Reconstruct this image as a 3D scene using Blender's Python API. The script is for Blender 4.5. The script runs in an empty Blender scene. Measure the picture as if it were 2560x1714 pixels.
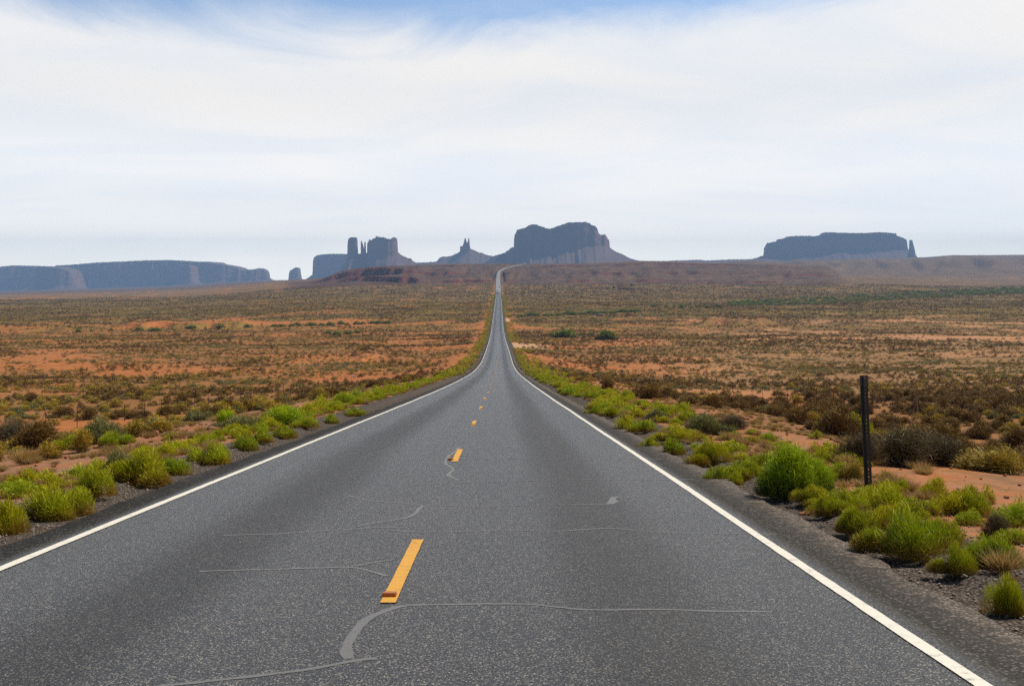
import bpy, math, random
import numpy as np

SC = bpy.context.scene
COL = SC.collection
R = math.radians
rng = np.random.default_rng(7)
random.seed(7)

# ------------------------------------------------------------------ camera, sky, sun, exposure
F = 2845.0                       # focal length in pixels of the 2560 x 1714 photograph
CX, HY = 1280.0, 705.0           # column of the view axis, row of the true horizon
EYE = 1.73
cam_d = bpy.data.cameras.new("camera")
cam = bpy.data.objects.new("camera", cam_d)
COL.objects.link(cam)
cam_d.sensor_width = 36.0
cam_d.lens = 36.0 * F / 2560.0
cam_d.shift_y = -(857.0 - HY) / 2560.0
cam_d.clip_start = 0.1
cam_d.clip_end = 60000.0
cam.location = (0, 0, EYE)
cam.rotation_euler = (R(90), 0, 0)
SC.camera = cam
SC.cycles.use_denoising = False    # keep the fine grain of gravel and foliage

SUN_AZ, SUN_EL = R(60), R(50)    # azimuth clockwise from the view axis (+Y)
SUN_STRENGTH = 5.0
SKY_STRENGTH = 0.05
CLOUD = 1.06
SC.view_settings.view_transform = 'Standard'
SC.view_settings.look = 'None'
SC.view_settings.exposure = 0.0
SC.view_settings.gamma = 1.0

sun_d = bpy.data.lights.new("sun", 'SUN')
sun_d.energy = SUN_STRENGTH
sun_d.angle = R(0.5)
sun_d.color = (1.0, 0.93, 0.80)
sun = bpy.data.objects.new("sun", sun_d)
COL.objects.link(sun)
sun.rotation_euler = (math.pi / 2 - SUN_EL, 0, math.pi - SUN_AZ)
sun.location = (0, 0, 500)


class NT:
    """small helper to write node trees"""
    def __init__(s, tree):
        s.t = tree
        tree.nodes.clear()

    def n(s, typ, **kw):
        nd = s.t.nodes.new(typ)
        for k, v in kw.items():
            setattr(nd, k, v)
        return nd

    def put(s, sock, v):
        if isinstance(v, bpy.types.NodeSocket):
            s.t.links.new(v, sock)
        elif v is not None:
            if hasattr(sock.default_value, '__len__') and not hasattr(v, '__len__'):
                v = (v,) * len(sock.default_value)
            if hasattr(v, '__len__') and len(v) == 3 and len(sock.default_value) == 4:
                v = (*v, 1.0)
            sock.default_value = v

    def m(s, op, a, b=None, c=None, clamp=False):
        nd = s.n('ShaderNodeMath', operation=op, use_clamp=clamp)
        for i, v in enumerate((a, b, c)):
            if v is not None:
                s.put(nd.inputs[i], v)
        return nd.outputs[0]

    def vm(s, op, a, b=None):
        nd = s.n('ShaderNodeVectorMath', operation=op)
        s.put(nd.inputs[0], a)
        if b is not None:
            s.put(nd.inputs[1], b)
        return nd.outputs[0]

    def ss(s, x, lo, hi):
        nd = s.n('ShaderNodeMapRange', interpolation_type='SMOOTHSTEP')
        s.put(nd.inputs[0], x)
        s.put(nd.inputs[1], lo)
        s.put(nd.inputs[2], hi)
        nd.inputs[3].default_value = 0
        nd.inputs[4].default_value = 1
        return nd.outputs[0]

    def mix(s, f, a, b, blend='MIX'):
        nd = s.n('ShaderNodeMix', data_type='RGBA', blend_type=blend)
        s.put(nd.inputs[0], f)
        s.put(nd.inputs[6], a)
        s.put(nd.inputs[7], b)
        return nd.outputs[2]

    def noise(s, vec, scale, detail=3.0, rough=0.55, dist=0.0, out=0, dim='3D'):
        nd = s.n('ShaderNodeTexNoise', noise_dimensions=dim)
        s.put(nd.inputs['Vector'], vec)
        nd.inputs['Scale'].default_value = scale
        nd.inputs['Detail'].default_value = detail
        nd.inputs['Roughness'].default_value = rough
        nd.inputs['Distortion'].default_value = dist
        return nd.outputs[out]

    def xyz(s, v):
        nd = s.n('ShaderNodeSeparateXYZ')
        s.put(nd.inputs[0], v)
        return nd.outputs

    def comb(s, x, y, z):
        nd = s.n('ShaderNodeCombineXYZ')
        for i, v in enumerate((x, y, z)):
            s.put(nd.inputs[i], v)
        return nd.outputs[0]

    def attr(s, name, out=2):
        return s.n('ShaderNodeAttribute', attribute_name=name).outputs[out]


world = bpy.data.worlds.new("World")
SC.world = world
world.use_nodes = True
W = NT(world.node_tree)
sky = W.n('ShaderNodeTexSky', sky_type='NISHITA')
sky.sun_disc = False
sky.sun_elevation = SUN_EL
sky.sun_rotation = SUN_AZ
sky.altitude = 1600
sky.air_density = 1.0
sky.dust_density = 0.6
sky.ozone_density = 1.2
bg_sky = W.n('ShaderNodeBackground')
W.put(bg_sky.inputs[0], sky.outputs[0])
bg_sky.inputs[1].default_value = SKY_STRENGTH
SKY_FRONT = 0.15
# a high layer of thin cloud, laid out on the dome of directions
d = W.n('ShaderNodeTexCoord').outputs['Generated']
dx, dy, dz = W.xyz(d)
zz = W.m('MAXIMUM', dz, 0.0)
den = W.m('ADD', zz, 0.17)
px = W.m('DIVIDE', dx, den)
py = W.m('DIVIDE', dy, den)
az = W.m('ARCTAN2', dx, dy)
plane = W.comb(px, py, 0.0)
warp = W.noise(plane, 0.35, 3, 0.5, out=1)
wv = W.vm('ADD', plane, W.vm('SCALE', W.vm('SUBTRACT', warp, (0.5, 0.5, 0.5)), None))
wv.node.inputs[1].links[0].from_node.inputs['Scale'].default_value = 1.6
streak = W.vm('MULTIPLY', wv, (0.75, 1.1, 1.0))
n_big = W.noise(streak, 0.55, 5, 0.55, 0.6)
n_fine = W.noise(W.vm('MULTIPLY', wv, (0.8, 1.3, 1.0)), 1.1, 6, 0.58, 0.5)
n_edge = W.noise(plane, 1.7, 6, 0.62, 0.9)
# clear blue opens above the cloud deck; its edge wanders
edge = W.m('ADD', 0.206, W.m('MULTIPLY', W.m('SUBTRACT', n_edge, 0.5), 0.085))
rise = W.m('MULTIPLY', W.m('MAXIMUM', az, 0.0), 0.10)
edge = W.m('ADD', edge, rise)
lefty = W.m('MULTIPLY', W.ss(W.m('MULTIPLY', az, -1), 0.16, 0.42), 0.012)
edge = W.m('ADD', edge, lefty)
deck = W.m('SUBTRACT', 1.0, W.ss(W.m('SUBTRACT', zz, edge), -0.020, 0.030))
wisp = W.m('MULTIPLY', W.ss(n_fine, 0.45, 0.85), 0.5)
high = W.m('SUBTRACT', 1.0, W.ss(zz, 0.30, 0.55))
cover = W.m('MAXIMUM', deck, W.m('MULTIPLY', wisp, high))
thin = W.m('ADD', W.m('MULTIPLY', W.ss(n_big, 0.36, 0.56), 0.5),
           W.m('MULTIPLY', W.ss(n_fine, 0.32, 0.60), 0.5))
thin = W.m('ADD', 0.66, W.m('MULTIPLY', thin, 0.34))
low = W.ss(zz, 0.0, 0.075)
front = W.ss(dy, -0.25, 0.55)
W.put(bg_sky.inputs[1], W.m('ADD', SKY_STRENGTH, W.m('MULTIPLY', W.m('MULTIPLY', front, W.m('SUBTRACT', 1.0, W.ss(zz, 0.25, 0.31))), SKY_FRONT - SKY_STRENGTH)))
cover = W.m('MULTIPLY', cover, W.m('ADD', 0.10, W.m('MULTIPLY', front, 0.90)))
cover = W.m('MULTIPLY', cover, W.m('ADD', 0.62, W.m('MULTIPLY', thin, 0.38)))
ccol = W.mix(W.ss(n_fine, 0.35, 0.65), (0.92, 0.925, 0.93), (1.0, 0.965, 0.915))
bg_cl = W.n('ShaderNodeBackground')
W.put(bg_cl.inputs[0], ccol)
ccol = W.mix(low, (1.0, 0.96, 0.83), ccol)
W.put(bg_cl.inputs[0], ccol)
W.put(bg_cl.inputs[1], W.m('MULTIPLY', CLOUD, W.m('ADD', W.m('SUBTRACT', 2.25, W.m('MULTIPLY', low, 0.92)), W.m('MULTIPLY', W.ss(zz, 0.05, 0.17), -0.33))))
mx = W.n('ShaderNodeMixShader')
W.put(mx.inputs[0], cover)
W.put(mx.inputs[1], bg_sky.outputs[0])
W.put(mx.inputs[2], bg_cl.outputs[0])
out = W.n('ShaderNodeOutputWorld')
W.put(out.inputs[0], mx.outputs[0])


# ------------------------------------------------------------------ helpers
def tag(o, label=None, cat=None, group=None, kind=None):
    if label:
        o["label"] = label
    if cat:
        o["category"] = cat
    if group:
        o["group"] = group
    if kind:
        o["kind"] = kind
    return o


def new_obj(name, me, mat=None, parent=None, loc=(0, 0, 0)):
    o = bpy.data.objects.new(name, me)
    COL.objects.link(o)
    o.location = loc
    if mat is not None and me is not None and len(me.materials) == 0:
        me.materials.append(mat)
    if parent is not None:
        o.parent = parent
    return o


def empty(name, loc=(0, 0, 0), rz=0.0):
    o = bpy.data.objects.new(name, None)
    COL.objects.link(o)
    o.location = loc
    o.rotation_euler = (0, 0, rz)
    o.empty_display_size = 0.2
    return o


def mesh_np(name, v, faces, smooth=False, attrs=None):
    """faces: an (n,k) array of one polygon size"""
    v = np.asarray(v, np.float32)
    faces = np.asarray(faces, np.int32)
    me = bpy.data.meshes.new(name)
    n, k = faces.shape
    me.vertices.add(len(v))
    me.vertices.foreach_set('co', v.ravel())
    me.loops.add(n * k)
    me.loops.foreach_set('vertex_index', faces.ravel())
    me.polygons.add(n)
    me.polygons.foreach_set('loop_start', np.arange(0, n * k, k, dtype=np.int32))
    me.polygons.foreach_set('loop_total', np.full(n, k, np.int32))
    me.polygons.foreach_set('use_smooth', np.full(n, smooth, bool))
    me.update(calc_edges=True)
    for a, val in (attrs or {}).items():
        at = me.attributes.new(a, 'FLOAT', 'POINT')
        at.data.foreach_set('value', np.asarray(val, np.float32).ravel())
    return me


def grid_faces(nr, nc):
    i = np.arange(nr - 1)[:, None] * nc + np.arange(nc - 1)[None, :]
    return np.stack([i, i + 1, i + nc + 1, i + nc], -1).reshape(-1, 4)


class MB:
    """collects boxes, tubes and loose polygons into one mesh"""
    def __init__(s):
        s.v, s.f = [], []

    def add(s, v, f):
        b = len(s.v)
        s.v += [tuple(p) for p in v]
        s.f += [tuple(i + b for i in q) for q in f]

    def box(s, c, d, top=(1, 1), rz=0.0):
        cx, cy, cz = c
        x, y, z = d[0] / 2, d[1] / 2, d[2] / 2
        p = []
        for sz, (tx, ty) in ((-1, (1, 1)), (1, top)):
            for sx, sy in ((-1, -1), (1, -1), (1, 1), (-1, 1)):
                a, b = sx * x * tx, sy * y * ty
                p.append((cx + a * math.cos(rz) - b * math.sin(rz), cy + a * math.sin(rz) + b * math.cos(rz), cz + sz * z))
        s.add(p, [(3, 2, 1, 0), (4, 5, 6, 7), (0, 1, 5, 4), (1, 2, 6, 5), (2, 3, 7, 6), (3, 0, 4, 7)])

    def tube(s, pts, r, n=6):
        pts = [np.array(p, float) for p in pts]
        rings = []
        rr = r if hasattr(r, '__len__') else [r] * len(pts)
        for i, p in enumerate(pts):
            t = pts[min(i + 1, len(pts) - 1)] - pts[max(i - 1, 0)]
            t /= np.linalg.norm(t) + 1e-9
            a = np.cross(t, (0, 0, 1.0) if abs(t[2]) < 0.9 else (1.0, 0, 0))
            a /= np.linalg.norm(a)
            b = np.cross(t, a)
            rings.append([p + rr[i] * (math.cos(2 * math.pi * k / n) * a + math.sin(2 * math.pi * k / n) * b) for k in range(n)])
        v = [q for ring in rings for q in ring]
        f = []
        for i in range(len(rings) - 1):
            for k in range(n):
                f.append((i * n + k, i * n + (k + 1) % n, (i + 1) * n + (k + 1) % n, (i + 1) * n + k))
        f.append(tuple(range(n - 1, -1, -1)))
        f.append(tuple(range(len(v) - n, len(v))))
        s.add(v, f)

    def build(s, name, mat, parent=None, smooth=False, loc=(0, 0, 0)):
        me = bpy.data.meshes.new(name)
        me.from_pydata(s.v, [], s.f)
        if smooth:
            me.polygons.foreach_set('use_smooth', [True] * len(me.polygons))
        me.update()
        return new_obj(name, me, mat, parent, loc)


def hash2(ix, iy, seed):
    h = (ix.astype(np.int64) * 374761393 + iy.astype(np.int64) * 668265263 + seed * 974634777) & 0xFFFFFFFF
    h = ((h ^ (h >> 13)) * 1274126177) & 0xFFFFFFFF
    return ((h ^ (h >> 16)) & 0xFFFF) / 65535.0


def vnoise(x, y, seed=0):
    x = np.asarray(x, float)
    y = np.asarray(y, float)
    ix, iy = np.floor(x), np.floor(y)
    fx, fy = x - ix, y - iy
    fx, fy = fx * fx * (3 - 2 * fx), fy * fy * (3 - 2 * fy)
    a, b = hash2(ix, iy, seed), hash2(ix + 1, iy, seed)
    c, e = hash2(ix, iy + 1, seed), hash2(ix + 1, iy + 1, seed)
    return (a + (b - a) * fx) * (1 - fy) + (c + (e - c) * fx) * fy


def fbm(x, y, seed=0, octv=4, g=0.5):
    s, a, tot = 0.0, 1.0, 0.0
    for o in range(octv):
        s = s + a * vnoise(np.asarray(x) * 2 ** o + 17.3 * o, np.asarray(y) * 2 ** o - 9.1 * o, seed + o)
        tot += a
        a *= g
    return s / tot


def sstep(x, lo, hi):
    t = np.clip((np.asarray(x, float) - lo) / (hi - lo), 0, 1)
    return t * t * (3 - 2 * t)


def pchip(xs, ys):
    xs, ys = np.array(xs, float), np.array(ys, float)
    h = np.diff(xs)
    dl = np.diff(ys) / h
    m = np.zeros_like(xs)
    m[0], m[-1] = dl[0], dl[-1]
    for i in range(1, len(xs) - 1):
        if dl[i - 1] * dl[i] > 0:
            w1, w2 = 2 * h[i] + h[i - 1], h[i] + 2 * h[i - 1]
            m[i] = (w1 + w2) / (w1 / dl[i - 1] + w2 / dl[i])

    def fn(x):
        x = np.clip(np.asarray(x, float), xs[0], xs[-1])
        i = np.clip(np.searchsorted(xs, x) - 1, 0, len(xs) - 2)
        t = (x - xs[i]) / h[i]
        return ((1 + 2 * t) * (1 - t) ** 2 * ys[i] + t * (1 - t) ** 2 * h[i] * m[i]
                + t * t * (3 - 2 * t) * ys[i + 1] + t * t * (t - 1) * h[i] * m[i + 1])
    return fn


# ------------------------------------------------------------------ the lie of the land
road_z = pchip([-80, 0, 60, 106, 190, 253, 309, 391, 515, 651, 765, 918, 1122, 1519, 1980, 2400, 2806, 3400, 3600, 6000],
               [5.82, 0, -4.37, -7.6, -13.0, -16.1, -17.9, -20.3, -23.5, -25.4, -24.7, -23.3, -20.9, -18.0, -9.8, 4.9, 25.6, 55.0, 57.0, 50.0])
road_x = pchip([-80, 0, 106, 190, 309, 515, 765, 1122, 1980, 2600, 2830, 3000, 3150, 3450, 3700],
               [-0.07, -0.83, -1.84, -2.75, -3.95, -6.6, -9.65, -13.6, -23.9, -31.2, -32.0, -22.0, 3.0, 44.0, 60.0])
far_row = pchip([-900, -300, 0, 350, 560, 700, 1280, 2000, 2560, 3200], [745, 735, 727, 717, 706, 701, 697, 694, 690, 688])
crest_row = pchip([700, 735, 770, 800, 825, 850, 900, 940, 1000, 1100, 1240, 1320, 1500, 1640, 1700, 1800, 1900, 2000, 2066, 2085, 2120],
                  [722, 714, 703, 697, 688, 679, 669, 665, 662, 659.5, 658, 658.5, 657, 653, 655, 657, 660, 663, 665, 676, 694])
hill_row = pchip([1400, 1700, 1800, 1950, 2080, 2150, 2300, 2400, 2560, 3000], [664, 659, 657, 652, 649, 646, 643, 638, 637, 634])


def row_to_z(row, Y):
    return EYE - (row - HY) / F * Y


def land(X, Y):
    """height of the ground"""
    X, Y = np.broadcast_arrays(np.asarray(X, float), np.asarray(Y, float))
    Yp = np.maximum(Y, 1.0)
    a = np.clip(CX + X / np.maximum(Yp, 60.0) * F, -900, 3200)
    t = X - road_x(Y)
    zc = road_z(Y)
    # valley floor away from the road
    zfar = row_to_z(far_row(a), 12000.0)
    zpl = np.where(Y < 651, zc, -25.4 + (zfar + 25.4) * (Yp - 651) / (12000 - 651))
    wl = sstep(a, 480, 960) * (1 - sstep(a, 2100, 2500) * 0.35)
    zr2 = np.where(Y < 2200, zc, -2.5 + np.minimum(Yp - 2200, 1800) * 0.0145)
    z = np.where(Y < 651, zc, zpl + (zr2 - zpl) * wl)
    wobble = (vnoise(a / 45, Y * 0, 5) - 0.5) * 260 + (vnoise(a / 14, Y * 0, 6) - 0.5) * 90
    # the tableland that the road climbs
    onroad = 1 - sstep(np.abs(t), 14, 60)
    yf = np.interp(a, [700, 800, 1000, 1240, 3200], [3000, 2600, 2300, 2180, 2200])
    yc = np.interp(a, [700, 900, 1100, 3200], [3350, 3400, 3420, 3420])
    yf = yf + wobble * 0.55 * (1 - onroad)
    u = np.clip((Y - yf) / (yc - yf), 0, 1)
    le = 1 - sstep(a, 930, 1080)
    uw = u + (fbm(a / 30, Y / 260, 21, 3) - 0.5) * 0.16 * (1 - 0.75 * le) * np.minimum(u, 1 - u) * 4
    bold = np.clip(1.35 - (a - 760) / 420, 0.35, 1.35)
    k1, k2, k3 = (np.clip(vnoise(a / 60, Y * 0 + s_, 30 + s_) * 1.9 - 0.35, 0, 1) * bold for s_ in (1, 2, 3))
    k1, k2, k3 = k1 + (1.6 - k1) * le, k2 + (1.8 - k2) * le, k3 + (0.3 - k3) * le
    led = 0.20 * k1 * sstep(uw, 0.16, 0.167) + 0.22 * k2 * sstep(uw, 0.44, 0.446) + 0.20 * k3 * sstep(uw, 0.80, 0.806)
    tot = 0.20 * k1 + 0.22 * k2 + 0.20 * k3
    S = (1 - tot) * (0.55 * uw + 0.45 * sstep(uw, 0, 1)) + led
    zt = row_to_z(crest_row(np.clip(a, 700, 2120)), yc)
    zf = np.where(True, np.interp(yf, [2000, 2180, 2400, 3000], [-9, -4, -3, -2]), 0)
    zf = zf + (zpl - zf) * (1 - sstep(a, 480, 960))
    gully = (fbm(a / 6, Y / 70, 44, 4) - 0.5) * 6 * (1 - 0.7 * le) * sstep(u, 0.02, 0.2) * (1 - sstep(u, 0.75, 0.95))
    ridge = zf + (zt - zf) * np.clip(S, 0, 1) + gully
    on = sstep(a, 716, 740) * (1 - sstep(a, 2090, 2125))
    ridge_here = on * (Y > yf) * (1 - onroad)
    z = np.where(ridge_here > 0, np.maximum(z, z + (ridge - z) * on), z)
    # rising country beyond it
    u2 = np.clip((Y - 3900) / 2700, 0, 1)
    zh = row_to_z(hill_row(np.clip(a, 1400, 3000)), 6600.0)
    roll = (fbm(a / 40, Y / 700, 61, 4) - 0.5) * 26 * sstep(u2, 0.0, 0.3) * (1 - sstep(u2, 0.75, 1.0))
    stp = 0.8 * u2 + 0.2 * sstep(u2 + (vnoise(a / 30, Y * 0, 77) - 0.5) * 0.3, 0.45, 0.5)
    hill = z + (zh - z) * stp + roll
    z = np.where((Y > 3900) & (a > 1500), z + (hill - z) * sstep(a, 1500, 1700), z)
    # road bank and the open ground beside it
    fade = 1 - 0.6 * sstep(Y, 140, 420)
    drop = np.where(t < 0, 2.25, 1.8) * sstep(np.abs(t), 5.0, 24.0) * fade
    away = sstep(np.abs(t), 6.5, 40)
    und = (fbm(X / 38, Y / 46, 3, 3) - 0.5) * 2.0 * away * sstep(Y, 25, 160)
    hum = (fbm(X / 3.1, Y / 3.1, 9, 3) - 0.5) * 0.34 * sstep(np.abs(t), 5.2, 9) * (1 - sstep(Y, 500, 900))
    far_u = (fbm(X / 160, Y / 210, 13, 3) - 0.5) * 7.0 * sstep(np.abs(t), 60, 400) * sstep(Y, 500, 1400)
    z = z + np.where(Y < 3900, -drop + und + hum + far_u, far_u)
    # cut banks of dry washes, facing the viewer
    for (a0, a1, y0, hh) in WASH:
        yy = y0 + (vnoise(a / 22, Y * 0, 91) - 0.5) * 60
        mk = sstep(a, a0, a0 + 30) * (1 - sstep(a, a1 - 40, a1))
        z = z + hh * mk * (sstep(Y, yy, yy + 3.5) - sstep(Y, yy + 20, yy + 160))
    # ridge climbed by the road: the roadbed itself
    z = np.where(np.abs(t) < 4.6, zc - 0.07, z)
    w = sstep(np.abs(t), 4.6, 14) if False else 1.0
    return z


WASH = [(300, 640, 690.0, 2.6), (-60, 190, 640.0, 1.5), (1745, 1950, 735.0, 3.2), (880, 960, 330.0, 0.8)]


def ground_at(px, py, ymin=4.0, ymax=6000.0):
    Ys = ymin * (ymax / ymin) ** np.linspace(0, 1, 6000)
    X = (px - CX) / F * Ys
    zr = EYE - (py - HY) / F * Ys
    hit = np.nonzero(land(X, Ys) >= zr)[0]
    i = hit[0] if len(hit) else len(Ys) - 1
    Y = float(Ys[i])
    X = float(X[i])
    return X, Y, float(land(X, Y))


# ------------------------------------------------------------------ materials
def material(name):
    m = bpy.data.materials.new(name)
    m.use_nodes = True
    T = NT(m.node_tree)
    o = T.n('ShaderNodeOutputMaterial')
    return m, T, o


def principled(T, o, color, rough=0.8, bump=None, bstr=0.3, bdist=0.02, spec=0.3, metal=0.0):
    p = T.n('ShaderNodeBsdfPrincipled')
    T.put(p.inputs['Base Color'], color)
    T.put(p.inputs['Roughness'], rough)
    T.put(p.inputs['Specular IOR Level'], spec)
    p.inputs['Metallic'].default_value = metal
    if bump is not None:
        b = T.n('ShaderNodeBump')
        b.inputs['Strength'].default_value = bstr
        b.inputs['Distance'].default_value = bdist
        T.put(b.inputs['Height'], bump)
        T.put(p.inputs['Normal'], b.outputs[0])
    T.put(o.inputs[0], p.outputs[0])
    return p


def simple(name, col, rough=0.7, var=0.25, scale=6.0, spec=0.3, metal=0.0, bstr=0.2):
    m, T, o = material(name)
    c = T.n('ShaderNodeTexCoord').outputs['Object']
    n = T.noise(c, scale, 5, 0.6)
    f = T.m('ADD', 1.0 - var, T.m('MULTIPLY', n, 2 * var))
    principled(T, o, T.mix(1.0, col, T.comb(f, f, f), 'MULTIPLY'), rough, n, bstr, 0.01, spec, metal)
    return m


def foliage_mat(name, cols, tip, dry, trans=0.35, hue=0.35):
    """cols: two greens between which single plants differ; tip: young ends; dry: aged lower stems"""
    m, T, o = material(name)
    rnd = T.n('ShaderNodeObjectInfo').outputs['Random']
    v = T.attr('tint')
    hgt = T.attr('hgt')
    base = T.mix(rnd, cols[0], cols[1])
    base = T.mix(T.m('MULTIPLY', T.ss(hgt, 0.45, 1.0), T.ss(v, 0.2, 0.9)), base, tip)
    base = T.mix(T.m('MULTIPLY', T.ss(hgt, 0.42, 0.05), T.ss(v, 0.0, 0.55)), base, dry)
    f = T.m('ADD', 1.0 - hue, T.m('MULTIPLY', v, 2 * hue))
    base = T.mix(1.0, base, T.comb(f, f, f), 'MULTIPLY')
    df = T.n('ShaderNodeBsdfPrincipled')
    T.put(df.inputs['Base Color'], base)
    df.inputs['Roughness'].default_value = 0.65
    df.inputs['Specular IOR Level'].default_value = 0.2
    tr = T.n('ShaderNodeBsdfTranslucent')
    T.put(tr.inputs[0], base)
    mx_ = T.n('ShaderNodeMixShader')
    mx_.inputs[0].default_value = trans
    T.put(mx_.inputs[1], df.outputs[0])
    T.put(mx_.inputs[2], tr.outputs[0])
    T.put(o.inputs[0], mx_.outputs[0])
    return m


M = {}
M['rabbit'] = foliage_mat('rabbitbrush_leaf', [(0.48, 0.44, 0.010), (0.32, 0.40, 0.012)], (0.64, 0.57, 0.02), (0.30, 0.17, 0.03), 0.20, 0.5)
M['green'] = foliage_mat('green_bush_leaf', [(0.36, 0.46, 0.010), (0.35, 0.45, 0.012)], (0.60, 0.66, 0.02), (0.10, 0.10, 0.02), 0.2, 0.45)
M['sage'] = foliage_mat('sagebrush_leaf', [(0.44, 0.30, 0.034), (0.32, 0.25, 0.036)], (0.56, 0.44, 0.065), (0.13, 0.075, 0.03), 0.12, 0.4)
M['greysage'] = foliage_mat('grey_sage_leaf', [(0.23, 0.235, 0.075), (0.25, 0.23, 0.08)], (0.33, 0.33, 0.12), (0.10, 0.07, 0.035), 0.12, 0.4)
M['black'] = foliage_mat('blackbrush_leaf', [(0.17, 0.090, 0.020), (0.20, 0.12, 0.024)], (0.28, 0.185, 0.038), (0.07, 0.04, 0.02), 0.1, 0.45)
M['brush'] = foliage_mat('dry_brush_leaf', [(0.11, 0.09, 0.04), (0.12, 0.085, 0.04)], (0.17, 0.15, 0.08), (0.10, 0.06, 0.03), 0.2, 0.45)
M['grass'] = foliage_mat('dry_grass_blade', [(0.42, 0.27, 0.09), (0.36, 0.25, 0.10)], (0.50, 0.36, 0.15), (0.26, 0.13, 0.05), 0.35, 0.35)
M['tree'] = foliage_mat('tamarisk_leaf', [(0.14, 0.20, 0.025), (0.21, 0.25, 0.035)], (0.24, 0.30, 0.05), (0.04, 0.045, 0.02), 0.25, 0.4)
M['stem'] = simple('dry_stem', (0.17, 0.10, 0.05), 0.85, 0.4, 12)
M['steel'] = simple('galvanised_steel', (0.10, 0.105, 0.115), 0.5, 0.25, 20, 0.5, 0.5)
M['post'] = simple('dark_post_steel', (0.055, 0.058, 0.068), 0.55, 0.3, 20, 0.4, 0.3)
M['tpost'] = simple('rusty_fence_steel', (0.045, 0.028, 0.022), 0.8, 0.35, 15)
M['brace'] = simple('weathered_brace', (0.30, 0.27, 0.24), 0.8, 0.3, 15)
M['yellow'] = simple('yellow_paint', (0.66, 0.33, 0.035), 0.7, 0.22, 45, 0.3)
M['amber'] = simple('amber_plastic', (0.42, 0.12, 0.008), 0.35, 0.2, 30, 0.5)
M['ambercore'] = simple('amber_lens', (0.30, 0.07, 0.004), 0.2, 0.2, 30, 0.6)
M['rock'] = simple('red_sandstone', (0.30, 0.13, 0.07), 0.9, 0.4, 6, 0.2, 0, 0.6)
M['greyrock'] = simple('grey_stone', (0.32, 0.26, 0.215), 0.9, 0.35, 3, 0.2)
M['rubber'] = simple('black_rubber', (0.015, 0.014, 0.014), 0.6, 0.3, 30)
M['white'] = simple('white_scrap', (0.75, 0.75, 0.74), 0.6, 0.1, 10)
M['carwhite'] = simple('white_car_paint', (0.75, 0.75, 0.75), 0.3, 0.05, 3, 0.5)
M['cardark'] = simple('dark_car_paint', (0.03, 0.035, 0.045), 0.3, 0.1, 3, 0.5)
M['glass'] = simple('dark_glass', (0.02, 0.025, 0.03), 0.1, 0.1, 3, 0.6)
M['stucco'] = simple('house_wall', (0.30, 0.20, 0.15), 0.9, 0.2, 1)
M['roof'] = simple('house_roof', (0.10, 0.045, 0.04), 0.9, 0.2, 1)
M['trunk'] = simple('tree_bark', (0.09, 0.065, 0.045), 0.9, 0.3, 5)


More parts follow.
